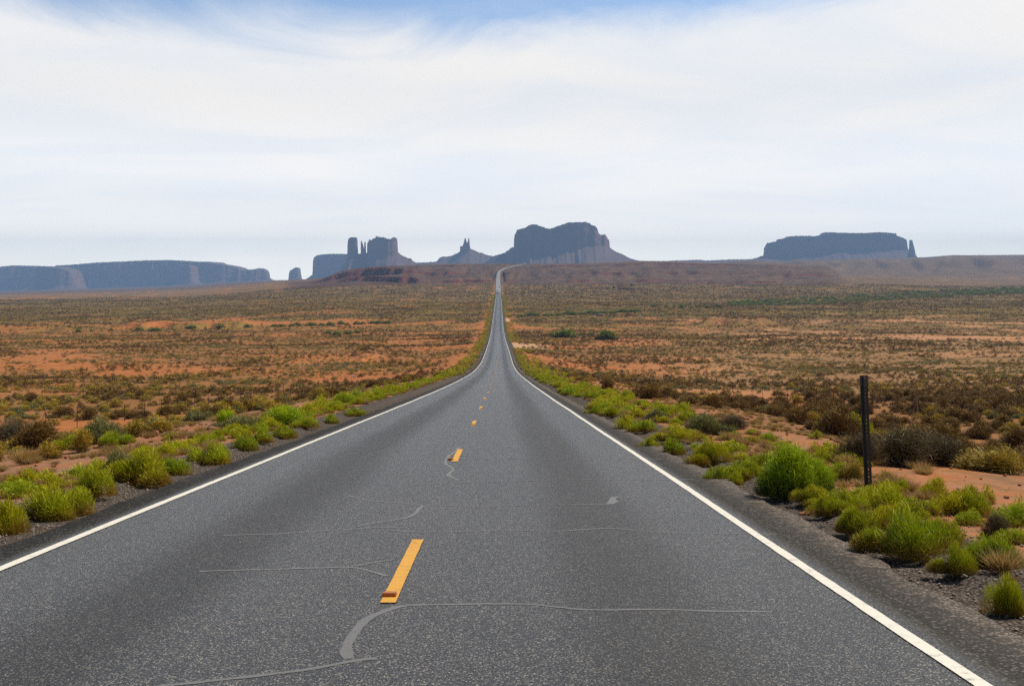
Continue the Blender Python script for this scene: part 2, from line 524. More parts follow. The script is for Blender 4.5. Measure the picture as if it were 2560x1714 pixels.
def ground_material():
    m, T, o = material('desert_ground')
    pos = T.n('ShaderNodeTexCoord').outputs['Object']
    x, y, z = T.xyz(pos)
    flat = T.comb(x, y, 0.0)
    veg = T.attr('cover')
    rock = T.attr('rock')
    grav = T.attr('gravel')
    far = T.attr('far')
    steep = T.attr('steep')
    pale = T.attr('pale')
    n_l = T.noise(flat, 0.02, 4, 0.6)
    n_m = T.noise(flat, 0.35, 5, 0.6)
    n_s = T.noise(flat, 6.0, 6, 0.65)
    n_g = T.noise(flat, 38.0, 3, 0.7)
    sand = T.mix(T.ss(n_l, 0.35, 0.65), (0.38, 0.124, 0.031), (0.37, 0.138, 0.043))
    sand = T.mix(T.ss(n_m, 0.40, 0.70), sand, (0.45, 0.176, 0.060))
    sand = T.mix(T.m('MULTIPLY', T.ss(n_m, 0.50, 0.30), 0.6), sand, (0.28, 0.105, 0.045))
    sand = T.mix(pale, sand, (0.52, 0.31, 0.17))
    bank = T.attr('bank')
    sand = T.mix(T.m('MULTIPLY', bank, T.ss(T.noise(flat, 0.9, 5, 0.65), 0.30, 0.62)), sand, (0.30, 0.165, 0.105))
    f = T.m('ADD', 0.62, T.m('MULTIPLY', n_s, 0.76))
    sand = T.mix(1.0, sand, T.comb(f, f, f), 'MULTIPLY')
    # small stones on the bank
    st = T.n('ShaderNodeTexVoronoi', feature='F1')
    T.put(st.inputs['Vector'], flat)
    st.inputs['Scale'].default_value = 16.0
    stone = T.ss(st.outputs['Distance'], 0.34, 0.22)
    stc = T.mix(T.xyz(st.outputs['Color'])[0], (0.20, 0.085, 0.045), (0.42, 0.25, 0.17))
    near = T.m('SUBTRACT', 1.0, far)
    pick = T.ss(T.xyz(st.outputs['Color'])[1], 0.45, 0.55)
    sand = T.mix(T.m('MULTIPLY', T.m('MULTIPLY', stone, pick), T.m('MULTIPLY', near, T.ss(n_m, 0.40, 0.56))), sand, stc)
    # ground litter and low growth below and between the shrubs
    lit = T.m('MULTIPLY', T.ss(T.m('ADD', T.noise(flat, 1.4, 5, 0.65), T.m('MULTIPLY', veg, 0.45)), 0.70, 0.86), 0.6)
    sand = T.mix(T.m('MULTIPLY', lit, near), sand, (0.17, 0.105, 0.04))
    # far off the single plants merge into the colour of the plain
    s1 = T.noise(flat, 0.16, 4, 0.62)
    s2 = T.noise(T.vm('MULTIPLY', flat, (0.35, 1.0, 1.0)), 0.05, 5, 0.65)
    s3 = T.noise(T.vm('MULTIPLY', flat, (0.10, 1.0, 1.0)), 0.012, 4, 0.6)
    plant = T.mix(T.ss(s3, 0.38, 0.62), (0.20, 0.130, 0.030), (0.120, 0.066, 0.022))
    plant = T.mix(T.m('MULTIPLY', T.attr('tan'), T.ss(s2, 0.35, 0.6)), plant, (0.20, 0.120, 0.050))
    plant = T.mix(T.ss(s1, 0.50, 0.75), plant, (0.23, 0.165, 0.036))
    th = T.m('ADD', T.m('MULTIPLY', T.m('ADD', s1, T.m('MULTIPLY', s2, 0.8)), 0.55), T.m('MULTIPLY', veg, 0.62))
    pf = T.m('MULTIPLY', T.ss(th, 0.62, 0.92), far)
    col = T.mix(pf, sand, plant)
    # red ledges and banks
    rk = T.mix(T.noise(T.vm('MULTIPLY', pos, (0.02, 0.02, 0.5)), 1.0, 4, 0.6), (0.095, 0.046, 0.026), (0.135, 0.070, 0.040))
    rk = T.mix(T.ss(s2, 0.42, 0.62), rk, (0.105, 0.068, 0.040))
    rk = T.mix(T.m('MULTIPLY', T.ss(s1, 0.5, 0.7), 0.5), rk, (0.085, 0.070, 0.042))
    lay = T.noise(T.vm('MULTIPLY', pos, (0.006, 0.012, 0.32)), 1.0, 5, 0.65)
    rk = T.mix(T.ss(lay, 0.50, 0.62), rk, (0.060, 0.030, 0.028))
    rk = T.mix(T.ss(lay, 0.42, 0.32), rk, (0.155, 0.088, 0.050))
    rk = T.mix(T.ss(T.noise(flat, 0.055, 5, 0.7), 0.52, 0.66), rk, (0.065, 0.050, 0.034))
    rk = T.mix(T.m('MULTIPLY', T.attr('rise'), 0.62), rk, (0.070, 0.026, 0.018))
    col = T.mix(rock, col, rk)
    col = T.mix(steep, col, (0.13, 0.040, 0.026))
    # road shoulder gravel
    gv = T.n('ShaderNodeTexVoronoi', feature='F1')
    T.put(gv.inputs['Vector'], flat)
    gv.inputs['Scale'].default_value = 42.0
    gc = T.mix(T.xyz(gv.outputs['Color'])[0], (0.065, 0.052, 0.045), (0.27, 0.225, 0.19))
    gc = T.mix(T.ss(gv.outputs['Distance'], 0.30, 0.60), gc, (0.05, 0.036, 0.028))
    gm = T.ss(T.m('ADD', grav, T.m('MULTIPLY', T.m('SUBTRACT', n_s, 0.5), 0.9)), 0.35, 0.65)
    col = T.mix(gm, col, gc)
    h = T.m('ADD', T.m('MULTIPLY', n_s, 0.6), T.m('MULTIPLY', n_g, 0.25))
    h = T.m('ADD', h, T.m('MULTIPLY', T.m('MULTIPLY', stone, pick), 0.3))
    h = T.m('ADD', h, T.m('MULTIPLY', T.m('MULTIPLY', gm, T.m('SUBTRACT', 1.0, gv.outputs['Distance'])), 0.35))
    p = principled(T, o, col, 0.95, h, 0.55, 0.06, 0.1)
    return m


def road_material():
    m, T, o = material('old_asphalt')
    pos = T.n('ShaderNodeTexCoord').outputs['Object']
    x, y, z = T.xyz(pos)
    flat = T.comb(x, y, 0.0)
    t = T.attr('across')
    vo = T.n('ShaderNodeTexVoronoi', feature='F1')
    T.put(vo.inputs['Vector'], flat)
    vo.inputs['Scale'].default_value = 62.0
    v2 = T.n('ShaderNodeTexVoronoi', feature='F1')
    T.put(v2.inputs['Vector'], flat)
    v2.inputs['Scale'].default_value = 120.0
    chip = T.xyz(vo.outputs['Color'])[0]
    c2 = T.xyz(v2.outputs['Color'])[1]
    base = T.mix(chip, (0.008, 0.0071, 0.0057), (0.038, 0.032, 0.024))
    base = T.mix(T.ss(vo.outputs['Distance'], 0.35, 0.65), base, (0.014, 0.013, 0.013))
    base = T.mix(T.m('MULTIPLY', T.ss(c2, 0.84, 0.95), 0.85), base, (0.38, 0.345, 0.29))
    big = T.noise(flat, 0.5, 4, 0.6)
    lng = T.noise(T.vm('MULTIPLY', flat, (1.0, 0.06, 1.0)), 1.1, 4, 0.6)
    f = T.m('ADD', 0.66, T.m('ADD', T.m('MULTIPLY', big, 0.34), T.m('MULTIPLY', lng, 0.38)))
    # the dark drip line down the middle of each lane
    at = T.m('ABSOLUTE', T.m('SUBTRACT', T.m('ABSOLUTE', t), 1.85))
    oil = T.m('MULTIPLY', T.ss(T.m('ADD', at, T.m('MULTIPLY', T.m('SUBTRACT', lng, 0.5), 0.8)), 0.85, 0.1), 0.40)
    f = T.m('MULTIPLY', f, T.m('SUBTRACT', 1.0, oil))
    edge = T.m('ABSOLUTE', t)
    f = T.m('MULTIPLY', f, T.m('SUBTRACT', 1.0, T.m('MULTIPLY', T.ss(edge, 3.45, 3.65), 0.28)))
    col = T.mix(1.0, base, T.comb(f, f, f), 'MULTIPLY')
    dust = T.m('MULTIPLY', T.ss(T.m('ADD', edge, T.m('MULTIPLY', T.noise(flat, 3.0, 4, 0.6), 0.7)), 4.0, 4.6), 0.6)
    col = T.mix(dust, col, (0.15, 0.105, 0.08))
    gve = T.n('ShaderNodeTexVoronoi', feature='F1')
    T.put(gve.inputs['Vector'], flat)
    gve.inputs['Scale'].default_value = 42.0
    gcol = T.mix(T.xyz(gve.outputs['Color'])[0], (0.065, 0.052, 0.045), (0.27, 0.225, 0.19))
    gcol = T.mix(T.ss(gve.outputs['Distance'], 0.30, 0.60), gcol, (0.05, 0.036, 0.028))
    sh = T.mix(T.ss(T.xyz(gve.outputs['Color'])[0], 0.55, 0.95), (0.016, 0.0145, 0.013), (0.17, 0.15, 0.13))
    sh = T.mix(T.ss(gve.outputs['Distance'], 0.30, 0.60), sh, (0.010, 0.009, 0.008))
    col = T.mix(T.m('MULTIPLY', T.ss(T.m('ADD', edge, T.m('MULTIPLY', T.m('SUBTRACT', big, 0.5), 0.4)), 3.52, 3.66), 0.85), col, sh)
    ge = T.ss(T.m('ADD', edge, T.m('MULTIPLY', T.m('SUBTRACT', T.noise(flat, 5.0, 5, 0.7), 0.5), 1.1)), 3.93, 4.12)
    col = T.mix(ge, col, gcol)
    rgh = T.m('ADD', 0.37, T.m('MULTIPLY', oil, 0.25))
    h = T.m('ADD', T.m('SUBTRACT', 1.0, vo.outputs['Distance']), T.m('MULTIPLY', chip, 0.5))
    # the stretch up the ridge is mixed towards a paler grey
    paled = T.ss(y, 1700.0, 1950.0)
    col = T.mix(T.m('MULTIPLY', paled, 0.85), col, (0.27, 0.255, 0.215))
    shd = T.ss(edge, 3.5, 3.7)
    principled(T, o, col, T.m('ADD', rgh, T.m('MULTIPLY', shd, 0.4)), T.m('ADD', h, T.m('MULTIPLY', shd, T.m('MULTIPLY', gve.outputs['Distance'], -2.0))), 0.24, 0.012, T.m('SUBTRACT', 0.8, T.m('MULTIPLY', shd, 0.55))).inputs['Specular Tint'].default_value = (1.0, 0.90, 0.76, 1)
    return m


def line_material(name, col, worn):
    m, T, o = material(name)
    pos = T.n('ShaderNodeTexCoord').outputs['Object']
    n = T.noise(pos, 9.0, 6, 0.7)
    n2 = T.noise(pos, 70.0, 3, 0.7)
    w = T.ss(T.m('ADD', T.m('MULTIPLY', n, 0.55), T.m('MULTIPLY', n2, 0.45)), worn, worn + 0.14)
    f = T.m('ADD', 0.80, T.m('MULTIPLY', n2, 0.4))
    c = T.mix(1.0, col, T.comb(f, f, f), 'MULTIPLY')
    w = T.m('MULTIPLY', w, 0.8)
    principled(T, o, T.mix(w, c, (0.08, 0.075, 0.07)), 0.7, n2, 0.3, 0.006, 0.3)
    return m


def butte_material():
    m, T, o = material('butte_sandstone')
    pos = T.n('ShaderNodeTexCoord').outputs['Object']
    x, y, z = T.xyz(pos)
    bands = T.noise(T.comb(T.m('MULTIPLY', x, 0.004), T.m('MULTIPLY', y, 0.004), T.m('MULTIPLY', z, 0.06)), 1.0, 4, 0.6)
    streak = T.noise(T.comb(T.m('MULTIPLY', x, 0.05), T.m('MULTIPLY', y, 0.05), T.m('MULTIPLY', z, 0.006)), 1.0, 4, 0.6)
    c = T.mix(T.ss(bands, 0.35, 0.65), (0.16, 0.083, 0.062), (0.24, 0.125, 0.09))
    c = T.mix(T.m('MULTIPLY', T.ss(streak, 0.5, 0.75), 0.18), c, (0.13, 0.07, 0.055))
    nz = T.xyz(T.n('ShaderNodeNewGeometry').outputs['True Normal'])[2]
    c = T.mix(T.ss(nz, 0.22, 0.5), c, T.mix(bands, (0.13, 0.082, 0.068), (0.19, 0.118, 0.095)))
    h = T.m('ADD', streak, bands)
    principled(T, o, c, 0.95, h, 0.25, 4.0, 0.05)
    return m


M['ground'] = ground_material()
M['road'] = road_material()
M['whiteline'] = line_material('white_road_paint', (0.78, 0.74, 0.65), 0.53)
M['yellowline'] = line_material('yellow_road_paint', (0.70, 0.36, 0.06), 0.52)
M['seal'] = simple('crack_sealant', (0.135, 0.123, 0.106), 0.34, 0.15, 8, 0.5)
M['butte'] = butte_material()

# ------------------------------------------------------------------ ground sheet and road
rows = [-30.0]
while rows[-1] < 13150:
    Yv = rows[-1]
    if Yv < 40:
        st = 0.35
    elif Yv < 2150:
        st = max(0.35, Yv * 0.0095)
    elif Yv < 3480:
        st = 4.0
    else:
        st = Yv * 0.012
    rows.append(Yv + st)
rows = np.array(rows)
road_zl = road_z(rows)
road_xl = road_x(rows)


def rz_lin(Y):
    return np.interp(Y, rows, road_zl)


def rx_lin(Y):
    return np.interp(Y, rows, road_xl)


inner = np.concatenate([np.arange(0, 4.4, 0.55), np.arange(4.4, 10, 0.16)])
nk = 290
kk = (np.arange(1, nk + 1) / nk) ** 1.35
wmax = np.maximum(70.0, rows * 0.72)
tR = np.concatenate([np.repeat(inner[None], len(rows), 0), 10 + (wmax[:, None] - 10) * kk[None]], 1)
tt = np.concatenate([-tR[:, :0:-1], tR], 1)
GX = road_xl[:, None] + tt
GY = np.repeat(rows[:, None], tt.shape[1], 1)
GZ = land(GX, GY)
GZ = np.where(np.abs(tt) < 4.6, road_zl[:, None] - 0.07, GZ)
# the road's cutting through the ridge
blend = sstep(np.abs(tt), 4.6, 22)
GZ = np.where((GY > 1500) & (np.abs(tt) < 22), (road_zl[:, None] - 0.07) * (1 - blend) + GZ * blend, GZ)
a_ = np.clip(CX + GX / np.maximum(GY, 60) * F, -900, 3200)


def cover_at(X, Y, a=None):
    X, Y = np.asarray(X, float), np.asarray(Y, float)
    if a is None:
        a = np.clip(CX + X / np.maximum(Y, 60) * F, -900, 3200)
    t = X - road_x(Y)
    c = 0.72 + (fbm(X / 26, Y / 34, 101, 4) - 0.5) * 2.1
    c = c + np.where(t > 0, 0.10, -0.02)
    g = lambda v, m_, s_: np.exp(-((v - m_) / s_) ** 2)
    c = c - 0.14 * g(Y, 320, 55) * (1 - sstep(a, 350, 620))       # open orange sand
    c = c - 0.28 * g(Y, 150, 26) * (1 - sstep(a, 120, 330))
    c = c + 0.35 * g(Y, 430, 45) * (1 - sstep(a, 900, 1150))
    c = c - 0.60 * g(Y, 545, 42) * sstep(a, 1750, 2050)
    c = c - 0.40 * g(Y, 770, 45) * sstep(a, 1650, 1750)
    c = c + 0.35 * g(Y, 420, 45) * sstep(a, 1500, 1700)
    c = c + 0.40 * g(Y, 95, 22) * sstep(a, 2050, 2300)
    c = c - 0.35 * g(Y, 740, 60) * (1 - sstep(a, 950, 1200))
    c = c + 0.25 * sstep(Y, 800, 1100) * (1 - sstep(Y, 1700, 2300))
    c = c - 0.5 * (1 - sstep(np.abs(t), 6, 15)) * sstep(Y, 3, 10)
    return np.clip(c, 0.0, 1.0)


dzdy = np.gradient(GZ, axis=0) / np.gradient(GY, axis=0)
cov = cover_at(GX, GY, a_)
rockm = sstep(GY, 2080, 2350) * (1 - sstep(GY, 3250, 3500) * 0.45) * sstep(a_, 690, 740) * (1 - sstep(a_, 2080, 2140) * 0.6)
rockm = np.maximum(rockm, 0.55 * sstep(GY, 3500, 4200) * sstep(a_, 1500, 1800))
rockm = np.maximum(rockm, 0.8 * sstep(GY, 3400, 5200) * (1 - sstep(a_, 650, 760)))
rockm = np.clip(rockm * (0.55 + 0.8 * fbm(a_ / 60, GY / 300, 201, 3)), 0, 1)
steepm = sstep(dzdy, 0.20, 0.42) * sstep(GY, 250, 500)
e_l = sstep(-tt, 3.7, 4.1) * (1 - sstep(-tt, 4.9, 5.6))
e_r = sstep(tt, 3.9, 4.2) * (1 - sstep(tt, 5.0, 6.0))
side = np.maximum(e_l, e_r)
pale = sstep(a_, 1500, 1900) * sstep(GY, 60, 200) * 0.45
# tracks that turn off the road
for (y0, w0, tmax) in ((405, 40, 20), (785, 38, 10)):
    pale = np.maximum(pale, (1 - sstep(np.abs(GY - y0 - (tt - 4) * 0.25), w0 * 0.7, w0)) * sstep(tt, 3, 5) * (1 - sstep(tt, tmax * 0.7, tmax)))
    cov = cov * (1 - (1 - sstep(np.abs(GY - y0 - (tt - 4) * 0.25), w0 * 0.7, w0)) * sstep(tt, 3, 5) * (1 - sstep(tt, tmax * 0.7, tmax)))
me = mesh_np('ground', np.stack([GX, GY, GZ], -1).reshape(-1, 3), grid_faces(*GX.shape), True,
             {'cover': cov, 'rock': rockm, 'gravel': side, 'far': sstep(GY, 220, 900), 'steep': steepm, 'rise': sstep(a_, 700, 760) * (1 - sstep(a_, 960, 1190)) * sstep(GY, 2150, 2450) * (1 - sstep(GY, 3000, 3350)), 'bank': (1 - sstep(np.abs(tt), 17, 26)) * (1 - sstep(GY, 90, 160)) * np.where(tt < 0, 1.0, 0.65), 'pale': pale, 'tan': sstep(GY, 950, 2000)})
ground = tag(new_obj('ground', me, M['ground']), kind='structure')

rsel = rows[rows < 3700]
rt = np.array([-4.02, -3.98, -3.6, -2.6, -1.8, -0.9, 0.0, 0.9, 1.8, 2.6, 3.6, 4.2, 4.24])
RT = np.repeat(rt[None], len(rsel), 0)
wob = (fbm(rsel / 1.3, rsel * 0, 301, 3) - 0.5) * 0.22
wob2 = (fbm(rsel / 1.5, rsel * 0 + 4, 302, 3) - 0.5) * 0.34
RT[:, :2] += wob[:, None]
RT[:, -2:] += wob2[:, None]
RX = road_x(rsel)[:, None] + RT
RZ = np.repeat(road_z(rsel)[:, None], len(rt), 1) - 0.006 * (np.abs(RT) / 3.5) ** 2
RZ[:, 0] -= 0.10
RZ[:, -1] -= 0.10
RY = np.repeat(rsel[:, None], len(rt), 1)
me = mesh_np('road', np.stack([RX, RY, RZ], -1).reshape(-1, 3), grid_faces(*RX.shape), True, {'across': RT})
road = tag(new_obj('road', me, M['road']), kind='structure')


def road_top(t, Y):
    return rz_lin(Y) - 0.006 * (np.abs(t) / 3.5) ** 2


def ribbon(name, tc, Ys, w, mat, lift):
    """a painted strip along the road; tc, w: arrays over Ys"""
    tc, w = np.broadcast_to(tc, Ys.shape), np.broadcast_to(w, Ys.shape)
    T_ = np.stack([tc - w / 2, tc + w / 2], 1)
    X_ = rx_lin(Ys)[:, None] + T_
    Z_ = np.stack([road_top(T_[:, 0], Ys), road_top(T_[:, 1], Ys)], 1) + lift
    Y_ = np.repeat(Ys[:, None], 2, 1)
    return np.stack([X_, Y_, Z_], -1).reshape(-1, 3), grid_faces(len(Ys), 2)


fine = np.unique(np.concatenate([np.arange(-20, 60, 0.12), rows[(rows >= 60) & (rows < 3600)]]))
for tc, s_ in ((-3.455, 1), (3.455, 2)):
    jit = (fbm(fine / 0.35, fine * 0, 320 + s_, 2) - 0.5) * 0.018
    v, f = ribbon('edge_line', tc + (fbm(fine / 9, fine * 0, 330 + s_, 2) - 0.5) * 0.05, fine, 0.102 + jit, None, 0.006)
    tag(new_obj('edge_line', mesh_np('edge_line', v, f), M['whiteline']), kind='structure')
vs, fs, nb = [], [], 0
dash_y = [8.28 + 12.19 * k for k in range(-2, 42)]
for y0 in dash_y:
    Ys = np.linspace(y0, y0 + 3.0, 14)
    v, f = ribbon('d', 0.0 + random.uniform(-0.015, 0.015), Ys, 0.108 + 0.01 * rng.random(14), None, 0.007)
    vs.append(v)
    fs.append(f + nb)
    nb += len(v)
tag(new_obj('lane_marking', mesh_np('lane_marking', np.concatenate(vs), np.concatenate(fs)), M['yellowline']), kind='structure')

# sealed cracks, traced on the road surface
CRK = [
    ([(939, 1644), (866, 1652), (811, 1669), (700, 1683), (560, 1697), (400, 1712)], 0.045),
    ([(872, 1644), (861, 1625), (870, 1600), (883, 1583), (905, 1562), (925, 1542), (950, 1530), (978, 1519), (1010, 1513)], 0.062),
    ([(1000, 1514), (1044, 1511), (1172, 1511), (1305, 1507), (1394, 1517), (1488, 1526), (1616, 1522), (1755, 1526), (1930, 1527)], 0.040),
    ([(560, 1337), (700, 1333), (839, 1325), (950, 1317), (1005, 1318)], 0.036),
    ([(978, 1325), (1044, 1330), (1144, 1328), (1255, 1325), (1394, 1327), (1522, 1319), (1644, 1330), (1810, 1332), (1945, 1333)], 0.034),
    ([(500, 1428), (700, 1422), (811, 1420), (878, 1416), (922, 1427), (966, 1440)], 0.040),
    ([(883, 1415), (933, 1406), (988, 1399)], 0.030),
    ([(872, 1239), (922, 1251), (1011, 1257), (1055, 1264), (1200, 1265), (1366, 1262), (1527, 1259)], 0.038),
    ([(1527, 1259), (1535, 1250), (1528, 1243), (1550, 1241)], 0.09),
    ([(1055, 1264), (1039, 1283), (1016, 1295), (950, 1305), (894, 1316)], 0.040),
    ([(1033, 1212), (1144, 1207), (1222, 1204), (1400, 1199), (1600, 1198), (1735, 1197)], 0.040),
    ([(1150, 1200), (1118, 1188), (1135, 1172), (1112, 1158), (1122, 1140), (1150, 1118)], 0.05),
    ([(1115, 1149), (1300, 1147), (1480, 1148), (1660, 1146)], 0.040),
]
vs, fs, nb = [], [], 0
for pts, wd in CRK:
    W_ = []
    for (px_, py_) in pts:
        k = None
        Ys = np.linspace(4, 60, 4000)
        zr_ = EYE - (py_ - HY) / F * Ys
        i = np.nonzero(rz_lin(Ys) >= zr_)[0][0]
        W_.append(((px_ - CX) / F * Ys[i], Ys[i]))
    W_ = np.array(W_)
    s_ = np.concatenate([[0], np.cumsum(np.hypot(*np.diff(W_, axis=0).T))])
    q = np.linspace(0, s_[-1], max(8, int(s_[-1] / 0.06)))
    px_, py_ = np.interp(q, s_, W_[:, 0]), np.interp(q, s_, W_[:, 1])
    k3 = np.ones(5) / 5
    if len(q) > 10:
        px_[2:-2], py_[2:-2] = np.convolve(px_, k3, 'valid'), np.convolve(py_, k3, 'valid')
    py_ = py_ + (fbm(q / 0.3, q * 0, 350 + nb, 3) - 0.5) * 0.05
    px_ = px_ + (fbm(q / 0.3, q * 0 + 7, 351 + nb, 3) - 0.5) * 0.03
    dxy = np.gradient(np.stack([px_, py_], 1), axis=0)
    nn = np.stack([-dxy[:, 1], dxy[:, 0]], 1)
    nn /= np.linalg.norm(nn, axis=1)[:, None] + 1e-9
    ww = wd * 1.12 * (0.65 + 0.7 * fbm(q / 0.15, q * 0, 370 + nb, 3))[:, None] / 2
    A_ = np.stack([px_, py_], 1) + nn * ww
    B_ = np.stack([px_, py_], 1) - nn * ww
    P_ = np.stack([A_, B_], 1).reshape(-1, 2)
    tq = P_[:, 0] - rx_lin(P_[:, 1])
    lift = 0.0015 + 0.0001 * (len(vs) + 1)
    vs.append(np.column_stack([P_, road_top(tq, P_[:, 1]) + lift]))
    fs.append(grid_faces(len(q), 2) + nb)
    nb += len(P_)
tag(new_obj('road_crack', mesh_np('road_crack', np.concatenate(vs), np.concatenate(fs)), M['seal']), kind='structure')


# ------------------------------------------------------------------ buttes and mesas
def block(name, outline, Y, base_row, cliff_row, depth, parent=None, seed=1, slope=0.62, flute=1.0, step=0.8, round_=2.6):
    """a sandstone body: OUTLINE is its skyline (photo pixels), stood at distance Y and given real depth: talus
    apron, fluted cliff, flat top, and the same again behind"""
    ox = np.array([p[0] for p in outline], float)
    oy = np.array([p[1] for p in outline], float)
    ox = ox + np.arange(len(ox)) * 1e-4
    xs = np.unique(np.concatenate([np.arange(ox[0], ox[-1], step), ox, ox - 0.02, ox + 0.02]))
    xs = xs[(xs >= ox[0]) & (xs <= ox[-1])]
    hs = np.interp(xs, ox, oy)
    hs = hs + (fbm(xs / 3.0, xs * 0, seed, 3) - 0.5) * 1.6
    zb = row_to_z(base_row, Y)
    H = np.maximum(row_to_z(hs, Y) - zb, 0.5)
    cr = np.interp(xs, *zip(*cliff_row)) if hasattr(cliff_row, '__len__') else np.full_like(xs, float(cliff_row))
    B = np.maximum(row_to_z(cr + (fbm(xs / 16.0, xs * 0, seed + 3, 2) - 0.5) * 6, Y) - zb, 0.3)
    X = (xs - CX) / F * Y
    tall = H > B * 1.03
    half = np.zeros_like(xs)
    if tall.any():
        i0, i1 = np.nonzero(tall)[0][[0, -1]]
        c, hw = (xs[i0] + xs[i1]) / 2, max((xs[i1] - xs[i0]) / 2, 0.5)
        u = np.clip(np.abs(xs - c) / hw, 0, 1)
        half = np.where(tall | ((xs > xs[i0]) & (xs < xs[i1])), depth / 2 * np.maximum(1 - u ** round_, 0) ** 0.5, 0)
    Bm = np.minimum(B, H)
    fl = (np.abs(fbm(xs / 14, xs * 0, seed + 5, 2) - 0.5) * 2) * depth * 0.09 * flute
    fl2 = (fbm(xs / 2.6, xs * 0, seed + 6, 1) - 0.5) * 4 * flute
    nt, nc = 12, 14
    V = []
    for k in range(nt):                                   # talus apron in front
        q = k / nt
        prof = q ** 1.25
        dist = half - fl * (half > 1) + Bm / slope * (1 - q) ** 1.0 * 1.0
        gull = (fbm(xs / 17, xs * 0 + q * 2.0, seed + 8, 2) - 0.5) * Bm * 0.30 * math.sin(math.pi * min(1, q + 0.15))
        V.append((X, Y - dist + gull - 0.0, zb + Bm * prof))
    for k in range(nc + 1):                               # cliff
        q = k / nc
        led = 8.0 * (sstep(q, 0.28, 0.31) + sstep(q, 0.70, 0.73)) + 10 * q
        jag = (fbm(xs / 2.6, xs * 0 + q * 4, seed + 9, 1) - 0.5) * 6 * flute
        yf = Y - np.maximum(half - fl - fl2 + jag - led * np.minimum(half / 60, 1), half * 0.3)
        V.append((X, np.where(half > 0, yf, Y - 0.0), zb + Bm + (H - Bm) * q))
    V.append((X, np.full_like(xs, Y), zb + H))
    for k in range(5):
        q = 1 - k / 4
        V.append((X, Y + half * (1.0 - 0.1 * q), zb + Bm + (H - Bm) * q))
    V.append((X, Y + half + Bm / slope, np.full_like(xs, zb)))
    P = np.stack([np.stack([a, b, c], -1) for a, b, c in V], 0)
    me = mesh_np(name, P.reshape(-1, 3), grid_faces(P.shape[0], P.shape[1])[:, ::-1], False)
    me.polygons.foreach_set('use_smooth', np.zeros(len(me.polygons), bool))
    return new_obj(name, me, M['butte'], parent)


GB = 'buttes and mesas on the skyline'
# far mesa across the valley
o = block('mesa', [(-330, 690), (-300, 676), (-150, 670), (-30, 678), (0, 676), (5, 672), (16, 669.5), (75, 665), (110, 665.5), (140, 667), (170, 668.5), (178, 665),
                   (230, 662), (272, 658), (340, 655), (405, 652), (440, 651.5), (475, 653), (520, 655.5), (542, 655.5), (553, 660.5),
                   (585, 665), (600, 669), (612, 675), (622, 677), (628, 674.5), (640, 674), (652, 670.5), (664, 675), (670, 682), (672, 694), (690, 702)],
          12100, 732, [(-330, 712), (0, 712), (540, 703), (690, 698)], 900, None, 11, 0.8, 0.8, 1.0)
tag(o, 'longest hazy blue mesa with a nearly level top, beyond the lowest plain', 'mesa', GB)
o = block('butte', [(80, 727), (95, 716), (99, 700), (101, 680), (108, 671), (128, 667), (150, 667.5), (170, 671), (186, 677), (193, 690), (197, 706), (205, 714), (216, 724)],
          10800, 732, [(80, 722), (100, 716), (195, 712), (216, 724)], 420, None, 17, 0.7, 1.0, 0.8)
tag(o, 'rounded blue butte standing in front of the longest mesa near its end', 'butte', GB)
o = block('butte', [(430, 712), (443, 704), (449, 690), (451, 672), (458, 666), (478, 663), (485, 668), (487, 690), (490, 704), (500, 709), (520, 711)],
          11600, 725, [(430, 710), (520, 709)], 330, None, 23, 0.8, 0.9, 0.8)
tag(o, 'dark blocky butte set against the middle of the longest mesa, steep on its lit flank', 'butte', GB)
o = block('butte', [(716, 703), (722, 698), (724, 683), (727, 677), (738, 671), (742, 668.5), (747, 670), (749, 682), (752, 696), (758, 703)],
          12300, 710, [(716, 701), (758, 701)], 200, None, 27, 0.9, 0.6, 0.6)
tag(o, 'smallest lone butte, a pale blue tooth with a slanted top', 'butte', GB)
o = block('mesa', [(740, 712), (757, 703), (772, 693), (783, 684), (783.5, 655), (787, 645), (797, 639), (812, 637), (845, 635.5), (875, 636), (905, 638), (930, 640), (960, 652), (990, 664)],
          11000, 715, [(740, 700), (783, 688), (990, 688)], 500, None, 31, 0.8, 0.7, 0.8)
tag(o, 'pale flat mesa half hidden behind the butte with the tall pillar', 'mesa', GB)

castle = empty('butte', ((900 - CX) / F * 8200, 8200, 0))
tag(castle, 'dark castle-like butte with one tall square pillar and thin spires beside it', 'butte', GB)


def under(o, root):
    bpy.context.view_layer.update()
    o.parent = root
    o.matrix_parent_inverse = root.matrix_world.inverted()


under(block('talus', [(800, 706), (830, 690), (845, 680), (855, 671), (862, 660), (868, 650), (872, 640), (878, 634), (893, 634), (902, 634), (920, 632), (990, 630),
                      (996, 631.5), (1004, 638), (1011, 641), (1020, 645), (1028, 646), (1032, 652), (1040, 656.5), (1060, 656), (1092, 655), (1120, 656), (1150, 672)],
            8200, 705, 600, 200, None, 41, 0.55), castle)
under(block('pillar', [(868.0, 640), (869, 615), (870, 606), (872, 597), (876, 594), (884, 593), (891, 593.5), (892.5, 600), (893, 615), (895, 634), (895.5, 640)],
            8200, 662, 640, 95, None, 42, 1.5, 0.5, 0.35), castle)
under(block('spire', [(901.5, 642), (902, 620), (902.2, 603), (903.3, 602), (905, 606), (907, 611), (908, 616), (910, 624), (912, 642)],
            8190, 662, 642, 50, None, 43, 1.5, 0.4, 0.25), castle)
under(block('spire', [(910, 642), (911, 625), (911.2, 606), (912.3, 604), (913.6, 605), (914, 620), (915.5, 634), (916, 642)],
            8210, 662, 642, 40, None, 44, 1.5, 0.4, 0.25), castle)
